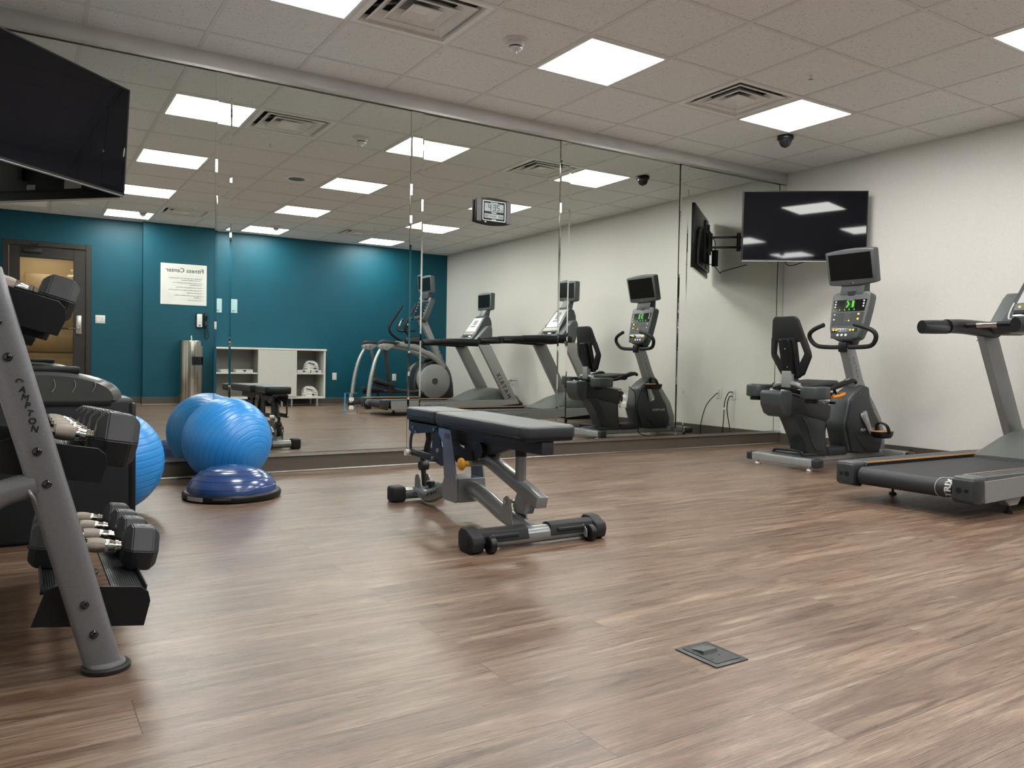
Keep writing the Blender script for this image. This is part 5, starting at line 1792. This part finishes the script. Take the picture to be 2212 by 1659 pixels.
# ================================================================ things along the teal wall
# towel cabinet
x0, x1, yf, ybk = -3.86, -2.285, -6.80, -7.215
t = thing('towel_cabinet', 'low white open cabinet holding towels against the teal wall', 'cabinet', ((x0 + x1) / 2, -7.0, 0))
MB().bb(x0 - .012, x1 + .012, ybk, yf + .015, .850, .878, .003, 1).build('top', M['cab'], t)
MB().bb(x0, x1, ybk, yf, .115, .145, .003, 1).build('bottom_board', M['cab'], t)
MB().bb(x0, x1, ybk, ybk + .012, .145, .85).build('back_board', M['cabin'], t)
for x in (x0, x1 - .03):
    MB().bb(x, x + .03, ybk, yf, .145, .85, .002, 1).build('side_board', M['cab'], t)
for x in (-3.31, -2.745):
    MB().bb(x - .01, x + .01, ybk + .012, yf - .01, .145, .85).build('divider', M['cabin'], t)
MB().bb(x0 + .03, -3.32, ybk + .012, yf - .005, .488, .508, .002, 1).build('shelf', M['cab'], t)
MB().bb(-2.735, x1 - .03, ybk + .012, yf - .005, .488, .508, .002, 1).build('shelf', M['cab'], t)
MB().bb(-3.318, -2.738, yf - .004, yf + .014, .148, .848, .002, 1).build('door', M['cabdoor'], t)
for x in (x0 + .12, -3.42, -3.2, -2.95, -2.80, x1 - .12):
    for y in (yf - .03, ybk + .05):
        MB().cyl((x, y, 0), (x, y, .115), .016, 14).build('leg', M['alubar'], t)

def folded(x, y, z, sx, sy, n, label, rz=0, group=None, navy=True):
    t = thing('folded_towel', label, 'towel', (x, y, z), rz, group)
    X = W[t.name]
    f = MB(X)
    h = .022
    f.box((0, 0, n * h / 2), (sx, sy, n * h), .009, 3)
    for k in range(n):
        f.tube([(-sx / 2 + .008, sy / 2 - .004, (k + .5) * h), (0, sy / 2, (k + .5) * h + .001), (sx / 2 - .008, sy / 2 - .003, (k + .5) * h)], h * .52, n=10, sub=4)
    f.build('towel_cloth', M['towel'], t, ang=60)
    if navy:
        MB(X).bb(-.02, .022, sy / 2 + .009, sy / 2 + .0115, n * h - .026, n * h - .008).bb(-.012, .014, sy / 2 + .009, sy / 2 + .0115, n * h - .034, n * h - .029).build('logo_patch', M['navy'], t)
    return t
folded(-3.50, -6.94, .508, .25, .18, 2, 'pair of folded white towels with navy patch on the left shelf')
folded(-2.60, -6.95, .508, .20, .17, 2, 'loosely folded white towel low on the upper right shelf, left one', .1)
folded(-2.41, -6.96, .508, .17, .17, 2, 'folded white towel under the heap on the upper right shelf', -.05)
def heap(x, y, z, sx, sy, sz, label, seed):
    t = thing('crumpled_towel', label, 'towel', (x, y, z))
    rnd = random.Random(seed)
    f = MB()
    ph = [rnd.uniform(0, 6.28) for _ in range(6)]
    rings = []
    for i in range(13):
        a = math.pi / 2 * i / 12
        ring = []
        for j in range(40):
            b = 2 * math.pi * j / 40
            w_ = 1 + .07 * math.sin(3 * b + ph[0]) + .05 * math.sin(5 * b + ph[1] + 2 * a) + .04 * math.sin(9 * b + ph[2] - 4 * a)
            r_ = max(.02, math.cos(a) ** .55) * w_
            ring.append(V((x + sx / 2 * r_ * math.cos(b), y + sy / 2 * r_ * math.sin(b), z + sz * math.sin(a) ** .9 * (1 + .06 * math.sin(4 * b + ph[3])) if i else z)))
        rings.append(ring)
    f.loft(rings)
    for k in range(3):
        zz = z + sz * (.25 + .22 * k)
        rr = (1 - (.25 + .22 * k) ** 2) ** .5
        f.tube([(x - sx / 2 * rr * .9, y + sy * .32 * rr, zz), (x, y + sy / 2 * rr + .004, zz + .012), (x + sx / 2 * rr * .9, y + sy * .32 * rr, zz - .006)], .012, n=10, sub=5)
    f.build('towel_cloth', M['towel'], t, ang=70)
    MB().tube([(x - sx * .3, y + sy * .50, z + sz * .80), (x - sx * .05, y + sy * .50, z + sz * .72), (x + sx * .1, y + sy * .52, z + sz * .60)], .007, n=8, sub=3).bb(x + .02, x + .05, y + sy * .5 - .004, y + sy * .5 + .008, z + .02, z + .04).build('navy_stripe', M['navy'], t)
    return t
heap(-2.47, -6.96, .552, .24, .20, .14, 'crumpled white towel heaped on the upper right shelf', 3)
heap(-2.50, -6.94, .145, .25, .20, .15, 'crumpled white towel alone on the lower right shelf', 8)

# trash bin
t = thing('trash_bin', 'tall round brushed steel trash bin by the teal wall', 'trash bin', (-4.225, -7.04, 0))
c = V((-4.225, -7.04, 0))
oa = R(58)
f = MB()
r_ = .162
N = 72
def inside(k):
    a = 2 * math.pi * (k + .5) / N
    return abs((a - oa + math.pi) % (2 * math.pi) - math.pi) < .62
zs = [0, .02, .58, .70, .915, .93]
vs, fs = [], []
for z in zs:
    for k in range(N):
        a = 2 * math.pi * k / N
        rr = r_ * (.975 if z in (0, .93) else 1)
        vs.append((c.x + rr * math.cos(a), c.y + rr * math.sin(a), z))
for i in range(len(zs) - 1):
    for k in range(N):
        if zs[i] == .58 and inside(k):
            continue
        fs.append((i * N + k, i * N + (k + 1) % N, (i + 1) * N + (k + 1) % N, (i + 1) * N + k))
f.raw(vs, fs)
f.build('body', M['steel'], t, ang=40)
MB().lathe([(.158, .925), (.156, .932), (.045, .934), (.042, .930)], c, 64).build('lid', M['steel'], t)
MB().lathe([(.15, .54), (.15, .72)], c, 48).build('dark_liner', M['blk'], t)
f = MB().tube([(c.x, c.y, .93), (c.x + .008, c.y, .96), (c.x + .0, c.y + .005, .985), (c.x + .010, c.y, 1.005)], [.012, .016, .014, .006], n=10, flat=.5, sub=4)
f.build('wipe_tissue', M['paper'], t)

# wall phone
t = thing('wall_telephone', 'black and white wall telephone above the steel trash bin', 'telephone', (-4.05, YB, 1.22))
MB().bb(-4.128, -4.035, YB, YB + .045, 1.125, 1.338, .012, 3).build('base', M['blk'], t)
MB().bb(-4.122, -4.045, YB + .04, YB + .056, 1.135, 1.328, .010, 3).build('face_plate', M['white'], t)
f = MB().tube([(-4.0, YB + .03, 1.335), (-3.998, YB + .055, 1.30), (-3.998, YB + .045, 1.23), (-3.998, YB + .055, 1.16), (-4.0, YB + .03, 1.128)], [.022, .027, .019, .027, .022], n=12, sub=4)
f.build('handset', M['blk'], t)
MB().bb(-4.095, -4.07, YB + .056, YB + .0575, 1.15, 1.172).bb(-4.10, -4.065, YB + .056, YB + .0575, 1.205, 1.207).build('marking', M['ink'], t)
f = MB()
cp = [(-4.0, YB + .02, 1.13), (-4.002, YB + .03, 1.05), (-3.998, YB + .03, .985), (-3.978, YB + .03, .962), (-3.956, YB + .03, .985), (-3.955, YB + .03, 1.04), (-3.968, YB + .03, 1.12)]
f.tube(cp, .0065, n=8, sub=6)
f.build('cord', M['blk'], t)

# signs (readable from the room, mirrored in the mirror)
t = thing('rules_sign', 'large white Fitness Center rules sign on the teal wall', 'sign', (-4.295, YB, 1.75))
MB().bb(-4.612, -3.980, YB, YB + .006, 1.452, 2.046, .002, 1).build('board', M['paper'], t)
xd, ud, yy = (-1, 0, 0), (0, 0, 1), YB + .0065
MB().text('Fitness Center', .088, (-4.020, yy, 1.925), xd, ud, ext=.0006, bold=.0004, wscale=1.0).build('lettering', M['navy'], t)
f = MB()
lines = [('1.', 'This facility is not supervised. Use of the equipment'), ('', 'is the responsibility of the guest.'), ('2.', 'Guest is responsible for knowing his/her own'), ('', 'physical limitations.'),
         ('3.', 'Please, no wet bathing suits or bare feet.'), ('4.', 'Please keep breakable objects out of Fitness Center.'), ('5.', 'No alcoholic beverages.'), ('6.', 'Unsupervised use of this facility by children'), ('', 'is prohibited.'), ('7.', 'Use at your own risk.')]
z = 1.845
for a, b in lines:
    if a:
        z -= .012
        f.text(a, .024, (-4.025, yy, z), xd, ud, ext=.0004)
    f.text(b, .024, (-4.050, yy, z), xd, ud, ext=.0004, wscale=.90)
    z -= .027
f.build('small_lettering', M['ink'], t)
t = thing('paper_notice', 'small pale blue notice on the teal wall above the towel cabinet', 'notice', (-3.60, YB, 1.50))
MB().bb(-3.685, -3.523, YB, YB + .004, 1.40, 1.607, .001, 1).build('sheet', M['paperblue'], t)
f = MB()
for i, (a, b) in enumerate(((-3.60, -3.555), (-3.60, -3.57))):
    f.bb(a, b, YB + .004, YB + .0046, 1.432 - i * .018, 1.440 - i * .018)
f.build('small_print', M['ink'], t)

t = thing('light_switch', 'white double switch plate on the teal wall by the door', 'light switch', (-5.373, YB2, 1.20))
MB().bb(-5.434, -5.312, YB2, YB2 + .006, 1.143, 1.257, .003, 2).build('cover_plate', M['white'], t)
MB().bb(-5.352, -5.328, YB2 + .006, YB2 + .012, 1.17, 1.23, .003, 1).build('rocker', M['trimwhite'], t)
MB().bb(-5.42, -5.385, YB2 + .006, YB2 + .010, 1.165, 1.235, .003, 1).build('rocker', M['trimwhite'], t)
